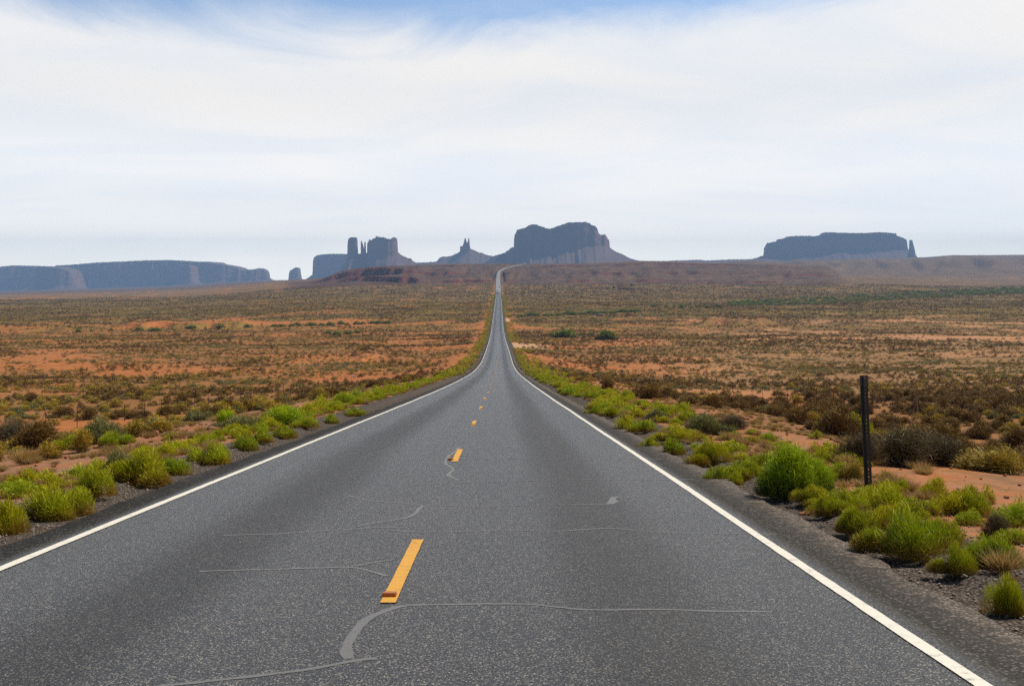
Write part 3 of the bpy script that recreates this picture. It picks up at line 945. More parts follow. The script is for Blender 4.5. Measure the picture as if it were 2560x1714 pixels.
under(block('cliff', [(917.5, 645), (918, 615), (918.5, 608), (921, 606.5), (922.5, 603), (924, 598.5), (926, 601), (927.5, 609), (929, 601), (931, 602), (934, 598),
                      (942, 595.5), (943.5, 590.5), (946, 592), (948, 595), (953, 594), (962, 593.7), (966, 598.5), (977, 598), (980, 598), (983, 595), (988, 593.5),
                      (990.5, 597), (992, 604), (992.5, 614), (994, 628), (996, 640)],
            8200, 668, 640, 230, None, 45, 1.2, 0.5, 0.4), castle)

throne = empty('butte', ((1160 - CX) / F * 9000, 9000, 0))
tag(throne, 'small butte with two needle spires on a pedestal, beside the biggest butte', 'butte', GB)
under(block('talus', [(1040, 660), (1075, 655), (1090, 653.5), (1094, 651), (1097, 646), (1104, 642), (1118, 641), (1130, 639), (1139, 634.5), (1145, 632), (1150, 628),
                      (1153, 626), (1176, 621), (1186, 626), (1198, 631), (1206, 631.5), (1212, 636), (1224, 638.5), (1233, 640), (1245, 639.5), (1260, 650)],
            9000, 690, 560, 200, None, 51, 0.55), throne)
under(block('pedestal', [(1150, 632), (1150.5, 617), (1151, 615.5), (1156, 615.5), (1159, 610), (1161, 600), (1162, 596), (1163.2, 595), (1164.5, 597), (1166, 604), (1167.5, 608),
                         (1169.5, 605), (1170.8, 597), (1171.7, 593.8), (1172.6, 597), (1174, 610), (1176, 622), (1177, 632)],
            8990, 650, 632, 80, None, 52, 1.2, 0.4, 0.25), throne)

o = block('butte', [(1185, 664), (1215, 655), (1228, 644), (1240, 638), (1254, 634), (1263, 631), (1266, 628), (1273, 625), (1275, 621), (1284.5, 618.5), (1285, 600), (1286, 590),
                    (1289, 585), (1292, 577), (1298, 575.5), (1311, 572.5), (1319, 568), (1325, 564.8), (1339, 564.5), (1345, 567.5), (1352, 570.3), (1357, 571), (1363, 574.5), (1371, 575.3),
                    (1378, 574), (1388, 570), (1404, 565), (1415, 560.5), (1440, 559.3), (1458, 558.6), (1471, 561.5), (1474, 565), (1483, 568), (1489, 573.5), (1492, 584), (1498, 589),
                    (1505, 588.2), (1510, 586.5), (1514, 592), (1519, 600), (1522, 599.5), (1523.5, 606), (1524.5, 618), (1529, 622), (1538, 628), (1547, 632), (1560, 637.5), (1574, 645),
                    (1583, 648), (1597, 651.5), (1620, 652.5), (1640, 654), (1700, 660)],
          8000, 690, [(1185, 655), (1284, 624), (1380, 628), (1440, 626), (1470, 616), (1524, 617), (1700, 655)], 520, None, 61, 0.62, 0.7, 0.6)
tag(o, 'biggest and darkest butte with a twin-humped top, rising just past the end of the road', 'butte', GB)

eagle = empty('mesa', ((2090 - CX) / F * 9800, 9800, 0))
tag(eagle, 'stepped blue mesa with a thin rock finger at one end, far past the marker post', 'mesa', GB)
under(block('cliff', [(1780, 660), (1850, 651), (1880, 647.5), (1897, 642.5), (1910, 638), (1911.5, 620), (1916, 612), (1920, 607.5), (1930, 605), (1943, 603.5), (1946, 598.5), (1964, 595.5), (1969, 591.5),
                      (2000, 590), (2016, 590.5), (2019, 590), (2022, 591), (2040, 590.3), (2054, 587.5), (2061, 581.5), (2090, 582.5), (2140, 583.5), (2200, 581), (2237, 584), (2238, 589),
                      (2253, 594.5), (2264, 599), (2266, 610), (2267, 622), (2282, 626), (2290, 638), (2297, 646), (2310, 652)],
            9800, 680, [(1780, 655), (1911, 640), (2000, 636), (2080, 626), (2272, 625), (2310, 650)], 200, None, 71, 0.5, 0.5, 0.7, 2.0), eagle)
under(block('spire', [(2272.5, 630), (2274, 620), (2274.8, 608), (2275.6, 600.5), (2279.2, 600), (2281, 608), (2283, 615), (2285, 621), (2288, 632)],
            9600, 650, 628, 60, None, 72, 1.3, 0.3, 0.3), eagle)
o = block('hills', [(1560, 668), (1600, 660), (1650, 653), (1680, 651.5), (1720, 650), (1745, 649), (1770, 651), (1800, 649.5), (1835, 648), (1870, 648), (1900, 646), (1960, 652), (2020, 668)],
          9200, 690, 560, 200, None, 81, 0.3)
tag(o, kind='structure')


# ------------------------------------------------------------------ plants
def plant_mesh(name, n, kind, seed, wide=0.014, ln=(0.16, 0.34), stems=0):
    """a bush one metre high and one metre across, made of thin blades"""
    r = np.random.default_rng(seed)
    ncl = {'mound': 16, 'bush': 26, 'grass': 1, 'loose': 22, 'tree': 40}[kind]
    ca = r.random(ncl) * 2 * np.pi
    cp = np.arccos(1 - r.random(ncl) * (1.0 if kind != 'grass' else 0.3))
    crad = 0.80 + 0.32 * r.random(ncl)
    cl = np.stack([np.cos(ca) * np.sin(cp), np.sin(ca) * np.sin(cp), np.cos(cp)], 1)
    i = r.integers(0, ncl, n)
    spread = {'mound': 0.55, 'bush': 0.26, 'grass': 0.45, 'loose': 0.26, 'tree': 0.22}[kind]
    dvec = cl[i] + r.normal(0, spread, (n, 3))
    if kind == 'grass':
        dvec = np.stack([r.normal(0, 0.62, n), r.normal(0, 0.62, n), np.full(n, 1.0)], 1)
    dvec[:, 2] = np.abs(dvec[:, 2]) + 0.02
    dvec /= np.linalg.norm(dvec, axis=1)[:, None]
    if kind == 'mound':
        nd = 8
        oc = np.column_stack([r.normal(0, 0.19, (nd, 2)), np.zeros(nd)])
        orad = 0.26 + 0.16 * r.random(nd)
        ohgt = np.clip(1.02 - 1.25 * np.hypot(oc[:, 0], oc[:, 1]) + r.normal(0, 0.10, nd), 0.45, 1.05)
        j = r.integers(0, nd, n)
    depth = np.clip(1 - np.abs(r.normal(0, {'mound': 0.16, 'bush': 0.26, 'grass': 0.2, 'loose': 0.34, 'tree': 0.25}[kind], n)), 0.25, 1)
    rad = depth * crad[i] * (0.92 + 0.16 * r.random(n))
    tip = dvec * rad[:, None] * np.array([0.5, 0.5, 0.92])
    if kind == 'mound':
        tip = oc[j] + dvec * (depth * (0.93 + 0.14 * r.random(n)))[:, None] * np.stack([orad[j], orad[j], ohgt[j] * 0.92], 1)
    tip[:, 2] = np.maximum(tip[:, 2], 0.03)
    up = {'mound': 0.55, 'bush': 0.5, 'grass': 0.5, 'loose': 0.5, 'tree': 0.3}[kind]
    ax = dvec * np.array([1, 1, 0.8]) + np.array([0, 0, up]) + r.normal(0, {'mound': 0.38, 'bush': 0.5, 'grass': 0.12, 'loose': 0.6, 'tree': 0.9}[kind], (n, 3))
    ax /= np.linalg.norm(ax, axis=1)[:, None]
    L = ln[0] + (ln[1] - ln[0]) * r.random(n)
    if kind == 'grass':
        L = 0.55 + 0.45 * r.random(n)
        tip = ax * L[:, None] * np.array([0.9, 0.9, 1.0])
        root = np.stack([r.normal(0, 0.07, n), r.normal(0, 0.07, n), np.zeros(n)], 1)
        tip = root + tip
    else:
        root = tip - ax * L[:, None]
        root[:, 2] = np.maximum(root[:, 2], 0.0)
    sd = np.cross(ax, r.normal(0, 1, (n, 3)))
    sd /= np.linalg.norm(sd, axis=1)[:, None]
    wv_ = (wide * (0.6 + 0.8 * r.random(n)))[:, None]
    mid = root * 0.45 + tip * 0.55
    v = np.stack([root - sd * wv_ * 0.35, mid - sd * wv_ * 0.5, tip, mid + sd * wv_ * 0.5], 1).reshape(-1, 3)
    f = np.arange(4 * n).reshape(n, 4)
    tint = np.repeat(np.clip(0.55 * r.random(n) + 0.45 * r.random(ncl)[i], 0, 1), 4)
    me_ = mesh_np(name, v, f, False, {'tint': tint, 'hgt': np.clip(v[:, 2], 0, 1)})
    return me_


def stem_mesh(name, n, seed, top=0.72):
    r = np.random.default_rng(seed)
    mb = MB()
    for k in range(n):
        a, p = r.random() * 6.283, r.random() * 1.1
        e = np.array([math.cos(a) * math.sin(p) * 0.42, math.sin(a) * math.sin(p) * 0.42, max(0.2, math.cos(p)) * top * (0.7 + 0.4 * r.random())])
        b = np.array([r.normal(0, 0.035), r.normal(0, 0.035), -0.04])
        m_ = b + (e - b) * 0.5 + r.normal(0, 0.03, 3)
        mb.tube([b, m_, e], [0.011, 0.007, 0.003], 4)
    me_ = bpy.data.meshes.new(name)
    me_.from_pydata(mb.v, [], mb.f)
    me_.materials.append(M['stem'])
    return me_


# (material, shape, number of blades in four levels of closeness, blade width in each)
KIND = {
    'rabbitbrush_shrub': ('rabbit', 'mound', (9000, 2600, 700, 150), (0.009, 0.017, 0.034, 0.080)),
    'green_bush': ('green', 'bush', (12000, 2600, 700, 150), (0.010, 0.020, 0.038, 0.085)),
    'sagebrush_shrub': ('sage', 'bush', (6500, 2200, 520, 110), (0.011, 0.019, 0.042, 0.10)),
    'grey_sagebrush_shrub': ('greysage', 'mound', (7000, 2200, 520, 110), (0.010, 0.019, 0.040, 0.09)),
    'blackbrush_shrub': ('black', 'bush', (6500, 2200, 520, 110), (0.011, 0.020, 0.044, 0.11)),
    'dry_brush_shrub': ('brush', 'loose', (6500, 2300, 520, 110), (0.009, 0.016, 0.038, 0.09)),
    'grass_tuft': ('grass', 'grass', (700, 300, 120, 50), (0.008, 0.014, 0.028, 0.06)),
    'tamarisk': ('tree', 'tree', (5000, 2400, 900, 260), (0.03, 0.035, 0.05, 0.10)),
}
NVAR = 3
PM = {}
for kd, (mt, shp, ns, ws) in KIND.items():
    for lv in range(4):
        for var in range(NVAR):
            m_ = plant_mesh(kd + '_foliage', ns[lv], shp, 1000 + var * 17 + lv * 5 + sum(map(ord, kd)), ws[lv],
                            (0.10, 0.24) if shp == 'mound' else (0.08, 0.20))
            m_.materials.append(M[mt])
            PM[kd, lv, var] = m_
SM = [stem_mesh('stems', 30, 50 + k) for k in range(2)]


def level(Y, w):
    p = w / Y * F
    return 0 if p > 85 else 1 if p > 38 else 2 if p > 15 else 3


def plant(kd, X, Y, w, h, label, cat, group=None, rz=None, sink=0.03):
    lv = level(Y, w)
    z = float(land(X, Y)) - sink * h
    rz = random.uniform(0, 6.28) if rz is None else rz
    var = random.randrange(NVAR)
    if Y < 42 and kd != 'grass_tuft':
        root = empty(kd, (X, Y, z), rz)
        root.scale = (w, w * random.uniform(0.85, 1.1), h)
        f_ = new_obj('foliage', PM[kd, lv, var], None, root)
        new_obj('stems', SM[var % 2], None, root)
    else:
        root = new_obj(kd, PM[kd, lv, var], None, None, (X, Y, z))
        root.rotation_euler = (0, 0, rz)
        root.scale = (w, w * random.uniform(0.85, 1.1), h)
    tag(root, label, cat, group)
    return root


POSTSIDE = 'marker post side'
# hand-placed plants: kind, column, row of the foot, width, height (photo pixels), label
HAND = [
    # along the verge across from the post, nearest first
    ('rabbitbrush_shrub', 12, 1330, 115, 118, 'lime green rabbitbrush at the very edge of the photo across from the post'),
    ('rabbitbrush_shrub', 140, 1292, 145, 100, 'wide dense rabbitbrush with a dark hollow, second along the verge across from the post'),
    ('rabbitbrush_shrub', 235, 1236, 110, 82, 'dark-fronted green rabbitbrush just before the tall grey-tipped one'),
    ('grey_sagebrush_shrub', 300, 1196, 90, 78, 'pale grey-green bush leaning on the back of the verge rabbitbrush row'),
    ('rabbitbrush_shrub', 350, 1212, 120, 92, 'tallest green rabbitbrush of the row across from the post, grey tips'),
    ('rabbitbrush_shrub', 442, 1184, 100, 58, 'low spreading rabbitbrush with a brown skirt beside the white line'),
    ('rabbitbrush_shrub', 528, 1160, 98, 64, 'round rabbitbrush mound with a deep shaded foot'),
    ('rabbitbrush_shrub', 612, 1127, 66, 50, 'small tight dome of rabbitbrush behind the round shaded mound'),
    ('rabbitbrush_shrub', 660, 1106, 58, 44, 'yellowish rabbitbrush pair member touching the tight dome'),
    ('rabbitbrush_shrub', 706, 1096, 66, 44, 'bright rabbitbrush in front of the dark spreading bush'),
    ('rabbitbrush_shrub', 768, 1072, 66, 32, 'flat yellow-green rabbitbrush past the dark spreading bush'),
    ('rabbitbrush_shrub', 826, 1058, 40, 28, 'small orange-green rabbitbrush ball alone on the gravel edge'),
    ('rabbitbrush_shrub', 884, 1040, 60, 28, 'long low rabbitbrush with pale grass at its foot'),
    ('dry_brush_shrub', 50, 1105, 175, 50, 'dark brown tangle of dry brush by the braced fence post'),
    ('grey_sagebrush_shrub', 128, 1112, 75, 38, 'pale silvery bush in front of the braced fence post'),
    ('rabbitbrush_shrub', 175, 1122, 85, 52, 'olive rabbitbrush below the line of fence posts'),
    ('rabbitbrush_shrub', 288, 1112, 85, 42, 'lone lime rabbitbrush out on the stony bank'),
    ('rabbitbrush_shrub', 300, 1130, 42, 24, 'ochre rabbitbrush tuft right below the lone lime one'),
    ('sagebrush_shrub', 210, 1130, 50, 52, 'thin greyish see-through bush on the stony bank'),
    ('rabbitbrush_shrub', 34, 1222, 44, 42, 'single rust-footed bush on the bare bank'),
    ('dry_brush_shrub', 82, 1205, 50, 32, 'faint dry weed behind the second verge rabbitbrush'),
    ('grass_tuft', 60, 1160, 90, 44, 'tan dry grass clump on the stony bank, widest there'),
    ('sagebrush_shrub', 120, 1148, 60, 40, 'olive brown bush beside the widest tan grass clump'),
    ('sagebrush_shrub', 60, 1120, 90, 28, 'low olive growth under the dark brown tangle'),
    ('grey_sagebrush_shrub', 608, 1075, 110, 48, 'large grey-green sage mound before the dark spreading bush'),
    ('green_bush', 705, 1062, 110, 48, 'dark green spreading bush, the darkest across from the post'),
    ('green_bush', 560, 1062, 66, 42, 'dark olive bush behind the large grey-green mound'),
    ('rabbitbrush_shrub', 430, 1100, 30, 24, 'tiny tan-green bush on the stones near the tilted red rock'),
    ('sagebrush_shrub', 345, 1090, 60, 36, 'olive sagebrush beside the split red rock'),
    ('sagebrush_shrub', 400, 1085, 66, 34, 'wide brown-olive sagebrush behind the split red rock'),
    # along the verge with the post, nearest first
    ('rabbitbrush_shrub', 2515, 1535, 78, 108, 'nearest bush of all, olive with brown stems at the gravel'),
    ('rabbitbrush_shrub', 2398, 1428, 82, 74, 'lower bright rabbitbrush in front, between gravel and the widest green mound'),
    ('rabbitbrush_shrub', 2490, 1412, 120, 98, 'rounded rabbitbrush behind the nearest bush'),
    ('rabbitbrush_shrub', 2275, 1396, 150, 118, 'widest green rabbitbrush mound beyond the gravel, near the post'),
    ('rabbitbrush_shrub', 2370, 1360, 110, 84, 'green rabbitbrush joined to the back of the widest mound'),
    ('rabbitbrush_shrub', 2160, 1338, 104, 78, 'dark-footed rabbitbrush just in front of the post foot'),
    ('rabbitbrush_shrub', 2220, 1318, 90, 66, 'rabbitbrush filling the gap behind the dark-footed one'),
    ('rabbitbrush_shrub', 2058, 1286, 54, 54, 'small bright rabbitbrush ball on the gravel near the tall bush'),
    ('rabbitbrush_shrub', 2110, 1280, 90, 62, 'leafy rabbitbrush around the foot of the marker post'),
    ('rabbitbrush_shrub', 2030, 1256, 80, 46, 'low rabbitbrush between the tall bush and the small ball'),
    ('rabbitbrush_shrub', 2190, 1260, 80, 52, 'rabbitbrush right behind the foot of the marker post'),
    ('rabbitbrush_shrub', 2290, 1290, 120, 54, 'brownish rabbitbrush fringe in front of the open orange sand'),
    ('green_bush', 1972, 1238, 150, 126, 'tallest brightest green bush beside the road, dark on its near side'),
    ('green_bush', 2040, 1228, 84, 86, 'lighter half of the tallest green bush, on the post side of it'),
    ('rabbitbrush_shrub', 1850, 1198, 96, 52, 'rabbitbrush next before the tallest green bush'),
    ('rabbitbrush_shrub', 1797, 1204, 62, 46, 'rabbitbrush nearest the white line before the tall bush'),
    ('rabbitbrush_shrub', 1838, 1210, 38, 36, 'tiny rabbitbrush at the gravel beside the taller ones'),
    ('rabbitbrush_shrub', 1902, 1166, 90, 40, 'rabbitbrush behind the tallest green bush, on open sand'),
    ('rabbitbrush_shrub', 1777, 1156, 84, 58, 'big rounded rabbitbrush third before the tall bush'),
    ('rabbitbrush_shrub', 1840, 1134, 90, 36, 'flat wide rabbitbrush behind the big rounded one'),
    ('rabbitbrush_shrub', 1680, 1136, 52, 46, 'upright rabbitbrush near the gravel with a dark foot'),
    ('rabbitbrush_shrub', 1700, 1102, 82, 42, 'broad yellow rabbitbrush below the grey-green sage'),
    ('rabbitbrush_shrub', 1627, 1120, 44, 34, 'dark-footed small rabbitbrush closest to the road edge mid row'),
    ('rabbitbrush_shrub', 1563, 1076, 60, 42, 'domed rabbitbrush with a black shadow at its base'),
    ('rabbitbrush_shrub', 1610, 1080, 60, 32, 'rabbitbrush between the domed one and the broad yellow one'),
    ('rabbitbrush_shrub', 1495, 1037, 42, 32, 'dark-sided rabbitbrush standing at the asphalt edge'),
    ('rabbitbrush_shrub', 1530, 1040, 50, 28, 'yellow rabbitbrush beside the dark-sided one'),
    ('grey_sagebrush_shrub', 1753, 1086, 92, 60, 'large grey-green sage standing higher than the verge row'),
    ('grey_sagebrush_shrub', 1642, 1050, 50, 34, 'dark grey-green sage ball on pale stones'),
    ('rabbitbrush_shrub', 1690, 1042, 44, 26, 'thin lime bush beside the dark grey-green ball'),
    ('dry_brush_shrub', 1822, 1072, 80, 36, 'brown dead bush behind the large grey-green sage'),
    ('dry_brush_shrub', 2150, 1160, 110, 74, 'dark dead brush just behind the marker post, near end of the thicket'),
    ('dry_brush_shrub', 2245, 1166, 160, 92, 'biggest dark grey thicket of dead brush behind the marker post'),
    ('dry_brush_shrub', 2350, 1162, 130, 70, 'far end of the dark grey thicket, paler twigs'),
    ('rabbitbrush_shrub', 2056, 1082, 60, 48, 'green bush on the stony flat just short of the post'),
    ('rabbitbrush_shrub', 2142, 1098, 90, 66, 'olive-topped bush behind the post at half its height'),
    ('rabbitbrush_shrub', 2042, 1097, 28, 23, 'tiny lime ball on the stony flat'),
    ('sagebrush_shrub', 2480, 1180, 150, 56, 'wide olive low bush past the end of the dark thicket'),
    ('rabbitbrush_shrub', 2254, 1232, 42, 40, 'single lime tuft on the orange sand behind the post foot'),
    ('rabbitbrush_shrub', 2336, 1248, 88, 56, 'double-headed tan-green tuft on the orange sand'),
    ('rabbitbrush_shrub', 2440, 1288, 104, 76, 'straggly brown-footed bush on the orange sand'),
    ('rabbitbrush_shrub', 2548, 1306, 70, 62, 'green bush at the photo edge on the orange sand'),
    ('dry_brush_shrub', 2490, 1345, 70, 56, 'faint dry weed standing in the orange sand'),
    ('sagebrush_shrub', 2130, 1205, 70, 50, 'yellowish weed between the post and the dark thicket'),
    ('sagebrush_shrub', 2215, 1215, 50, 34, 'thin yellow weed just past the post at its foot'),
]
taken = []
for kd, cx_, fy_, w_, h_, lab in HAND:
    X, Y, z = ground_at(cx_, fy_)
    s_ = Y / F
    k_ = (1.10 if cx_ < 1280 else 1.2) if 'rabbit' in kd or 'grey' in kd else 1.28 if 'brush' in kd else 1.1
    plant(kd, X, Y, w_ * s_ * k_, h_ * s_ * k_ * 1.06, lab, {'grass_tuft': 'grass'}.get(kd, 'bush'))
    taken.append((X, Y, w_ * s_ * 0.5))

# the green row goes on along both verges
cnt = 0
for sgn, y0, t0, t1 in ((-1, 36, -6.9, -5.5), (1, 36, 4.7, 7.6)):
    Y = y0
    while Y < 150:
        n_ = 1 if sgn < 0 else 2
        for _ in range(n_):
            t = random.uniform(t0, t1)
            w_ = random.uniform(0.6, 1.15)
            X = float(road_x(Y)) + t
            if all((X - a) ** 2 + (Y - b) ** 2 > (c + 0.2) ** 2 for a, b, c in taken):
                plant('rabbitbrush_shrub', X, Y, w_, w_ * random.uniform(0.5, 0.72),
                      'yellow-green rabbitbrush in the long row on the ' + ('post' if sgn > 0 else 'other') + ' side, far down the road',
                      'bush', 'far rabbitbrush row on the ' + ('post' if sgn > 0 else 'other') + ' side')
                cnt += 1
        Y += random.uniform(0.8, 1.5) * (1 + Y / 200)

# open-desert shrubs: the largest in view as single things, the rest as scrub
def spots(ylo, yhi, dens, seed):
    r = np.random.default_rng(seed)
    area = 0.98 * (yhi ** 2 - ylo ** 2) / 2
    n = int(area * dens)
    Y = np.sqrt(ylo ** 2 + (yhi ** 2 - ylo ** 2) * r.random(n))
    X = (r.random(n) - 0.5) * 0.98 * Y
    t = X - road_x(Y)
    c = cover_at(X, Y)
    clump = sstep(fbm(X / 6.5, Y / 9.0, 151, 2), 0.34, 0.62)
    keep = (r.random(n) < c ** 1.4 * (0.30 + 1.35 * clump)) & (np.abs(t) > np.where(Y < 60, 9.5, 8.0))
    return X[keep], Y[keep], c[keep]


parts_ = [spots(24, 60, 0.42, 1), spots(60, 130, 0.60, 2), spots(130, 300, 0.52, 3), spots(300, 620, 0.30, 4), spots(620, 1250, 0.14, 5), spots(1250, 2300, 0.055, 6)]
SX = np.concatenate([p[0] for p in parts_])
SY = np.concatenate([p[1] for p in parts_])
SCV = np.concatenate([p[2] for p in parts_])
r = np.random.default_rng(99)
patch = fbm(SX / 22, SY / 30, 141, 3) + 0.10 * r.standard_normal(len(SX))
a_s = CX + SX / SY * F
dark_bias = 0.10 * np.exp(-((SY - 95) / 25) ** 2) * (a_s > 2050) + 0.06 * (a_s > 1300) + 0.10 * np.exp(-((SY - 430) / 50) ** 2)
kidx = np.where(patch + dark_bias > 0.56, 1, np.where(patch < 0.37, 2, 0))
kidx = np.where((r.random(len(SX)) < 0.10), 3, kidx)
names = ['sagebrush_shrub', 'blackbrush_shrub', 'grey_sagebrush_shrub', 'grass_tuft']
size = (0.50 + 1.05 * r.random(len(SX)) ** 2.0) * np.where(kidx == 1, 1.15, 1.0) * np.where(kidx == 3, 0.6, 1.0)
size = size * (1 + 0.45 * sstep(SY, 250, 900) + 0.8 * sstep(SY, 1000, 1900))
hgt = size * (0.42 + 0.28 * r.random(len(SX)))
# keep clear of the hand-placed ones
tk = np.array(taken)
near_i = np.nonzero(SY < 75)[0]
dd = np.hypot(SX[near_i, None] - tk[None, :, 0], SY[near_i, None] - tk[None, :, 1]) - tk[None, :, 2]
bad = near_i[(dd < 0.25).any(1)]
ok = np.ones(len(SX), bool)
ok[bad] = False
inv = (a_s > -60) & (a_s < 2620)
single = np.zeros(len(SX), bool)
LIM = {0: 300, 1: 300, 2: 240, 3: 120}
PROTO = {}
for k in range(4):
    idx = np.nonzero(ok & inv & (kidx == k))[0]
    idx = idx[np.argsort(-(size[idx] / SY[idx]))][:LIM[k]]
    single[idx] = True
    for i in idx:
        X, Y = float(SX[i]), float(SY[i])
        t = X - float(road_x(Y))
        sd_ = 'post side' if t > 0 else 'other side'
        zone = 'between road and fence' if abs(t) < 27 else 'out beyond the fence' if Y < 85 else 'on the open plain'
        desc = ['olive sagebrush', 'dark brown low bush', 'grey-green rounded bush', 'tan dry grass tuft'][k]
        plant(names[k], X, Y, float(size[i]), float(hgt[i]), f'{desc} {zone}, {sd_} of the road',
              'grass' if k == 3 else 'bush', f'{desc}s {zone}, {sd_}')


def scatter(name, X, Y, w, h, protos, seed, Z=None):
    r_ = np.random.default_rng(seed)
    Z = land(X, Y) - 0.03 * h if Z is None else Z
    me_ = bpy.data.meshes.new(name)
    me_.vertices.add(len(X))
    me_.vertices.foreach_set('co', np.stack([X, Y, Z], -1).astype(np.float32).ravel())
    at = me_.attributes.new('rz', 'FLOAT', 'POINT')
    at.data.foreach_set('value', (r_.random(len(X)) * 6.283).astype(np.float32))
    at = me_.attributes.new('sc', 'FLOAT_VECTOR', 'POINT')
    at.data.foreach_set('vector', np.stack([w, w, h], -1).astype(np.float32).ravel())
    at = me_.attributes.new('pi', 'INT', 'POINT')
    at.data.foreach_set('value', r_.integers(0, 1000, len(X)).astype(np.int32))
    o_ = new_obj(name, me_)
    ng = bpy.data.node_groups.new(name, 'GeometryNodeTree')
    ng.interface.new_socket('Geometry', in_out='INPUT', socket_type='NodeSocketGeometry')
    ng.interface.new_socket('Geometry', in_out='OUTPUT', socket_type='NodeSocketGeometry')
    gi, go = ng.nodes.new('NodeGroupInput'), ng.nodes.new('NodeGroupOutput')
    iop = ng.nodes.new('GeometryNodeInstanceOnPoints')
    jn = ng.nodes.new('GeometryNodeJoinGeometry')
    for p_ in protos:
        oi = ng.nodes.new('GeometryNodeObjectInfo')
        oi.inputs['Object'].default_value = p_
        oi.inputs['As Instance'].default_value = True
        oi.transform_space = 'ORIGINAL'
        ng.links.new(oi.outputs['Geometry'], jn.inputs[0])

    def na(nm, ty):
        q_ = ng.nodes.new('GeometryNodeInputNamedAttribute')
        q_.data_type = ty
        q_.inputs[0].default_value = nm
        return q_.outputs[0]
    cb = ng.nodes.new('ShaderNodeCombineXYZ')
    ng.links.new(na('rz', 'FLOAT'), cb.inputs[2])
    er = ng.nodes.new('FunctionNodeEulerToRotation')
    ng.links.new(cb.outputs[0], er.inputs[0])
    ng.links.new(gi.outputs[0], iop.inputs['Points'])
    ng.links.new(jn.outputs[0], iop.inputs['Instance'])
    iop.inputs['Pick Instance'].default_value = True
    ng.links.new(na('pi', 'INT'), iop.inputs['Instance Index'])
    ng.links.new(er.outputs[0], iop.inputs['Rotation'])
    ng.links.new(na('sc', 'FLOAT_VECTOR'), iop.inputs['Scale'])
    ng.links.new(iop.outputs[0], go.inputs[0])
    md = o_.modifiers.new('scatter', 'NODES')
    md.node_group = ng
    tag(o_, kind='stuff')
    return o_


def protos(kd, lv):
    """already placed plants whose meshes serve for the scrub"""
    seen_, out_ = set(), []
    for o_ in list(COL.objects):
        if o_.type == 'MESH' and o_.data in [PM[kd, lv, v_] for v_ in range(NVAR)] and o_.data.name not in seen_:
            seen_.add(o_.data.name)
            out_.append(o_)
    return out_


# one far plant of each kind in view lends the lightest mesh
far_spot = {'sagebrush_shrub': (-60, 240), 'blackbrush_shrub': (70, 260), 'grey_sagebrush_shrub': (-75, 300), 'grass_tuft': (60, 230)}
for kd, (X, Y) in far_spot.items():
    for v_ in range(NVAR):
        root = new_obj(kd, PM[kd, 3, v_], None, None, (X + 9.0 * v_, Y, float(land(X + 9.0 * v_, Y)) - 0.03))
        root.scale = (1.5, 1.5, 0.9)
        nm = {'sagebrush_shrub': 'olive sagebrush', 'blackbrush_shrub': 'dark brown low bush', 'grey_sagebrush_shrub': 'grey-green rounded bush', 'grass_tuft': 'tan dry grass tuft'}[kd]
        sd_ = 'post side' if X > 0 else 'other side'
        tag(root, f'{nm} far out in the low scrub, {sd_}', 'grass' if kd == 'grass_tuft' else 'bush', f'{nm}s far out, {sd_}')
bpy.context.view_layer.update()
stuff_name = ['sagebrush_scrub', 'blackbrush_scrub', 'grey_sagebrush_scrub', 'grass']
for k in range(4):
    rest = ok & ~single & (kidx == k)
    n_ = rest & (SY < 130)
    pr = protos(names[k], 2)
    P3 = protos(names[k], 3)
    scatter(stuff_name[k], SX[rest & ~n_], SY[rest & ~n_], size[rest & ~n_], hgt[rest & ~n_], P3, 200 + k)
    if n_.any():
        scatter('near_' + stuff_name[k], SX[n_], SY[n_], size[n_], hgt[n_], pr or P3, 210 + k)

# ------------------------------------------------------------------ posts, fences and other roadside things
def at_px(o, px_, py_):
    X, Y, z = ground_at(px_, py_)
    o.location = (X, Y, z)
    return X, Y, z


def fence(label, t0, Ys, brace_lean):
    root = empty('wire_fence', (float(road_x(Ys[0])) + t0, float(Ys[0]), 0))
    tag(root, label, 'fence', 'wire fences along the road')
    bx, by = root.location[0], root.location[1]
    pts = []
    for k, Y in enumerate(Ys):
        X = float(road_x(Y)) + t0 + random.uniform(-0.12, 0.12)
        z = float(land(X, Y))
        pts.append((X - bx, Y - by, z))
        lean = random.uniform(-0.05, 0.05)
        mb_ = MB()
        if k == 0:
            mb_.tube([(0, 0, -0.3), (0, 0, 1.42)], 0.035, 8)
            p = mb_.build('corner_post', M['brace'], root, False, (X - bx, Y - by, z))
            for sx, mt in ((-1, 'brace'), (1, 'tpost')):
                b2 = MB()
                b2.tube([(sx * 0.45 - 0.05, sx * 0.2, -0.1), (0, -0.02, 1.12)], 0.02, 6)
                b2.build('brace', M[mt], p)
        else:
            mb_.box((0, 0, 0.48), (0.042, 0.012, 1.56))
            mb_.box((0, 0.02, 0.48), (0.012, 0.03, 1.55))
            mb_.box((0, -0.008, 1.19), (0.046, 0.006, 0.13))
            p = mb_.build('fence_post', M['tpost'], root, False, (X - bx, Y - by, z))
            p.rotation_euler = (lean, lean * 0.7, random.uniform(-0.2, 0.2))
    for hh in (0.32, 0.58, 0.84, 1.10):
        mb_ = MB()
        line = []
        for (a, b) in zip(pts[:-1], pts[1:]):
            for q in (0, 0.5):
                line.append((a[0] + (b[0] - a[0]) * q, a[1] + (b[1] - a[1]) * q, a[2] + (b[2] - a[2]) * q + hh - (0.03 if q else 0)))
        line.append((pts[-1][0], pts[-1][1], pts[-1][2] + hh))
        mb_.tube(line, 0.004, 4)
        mb_.build('wire', M['tpost'], root)


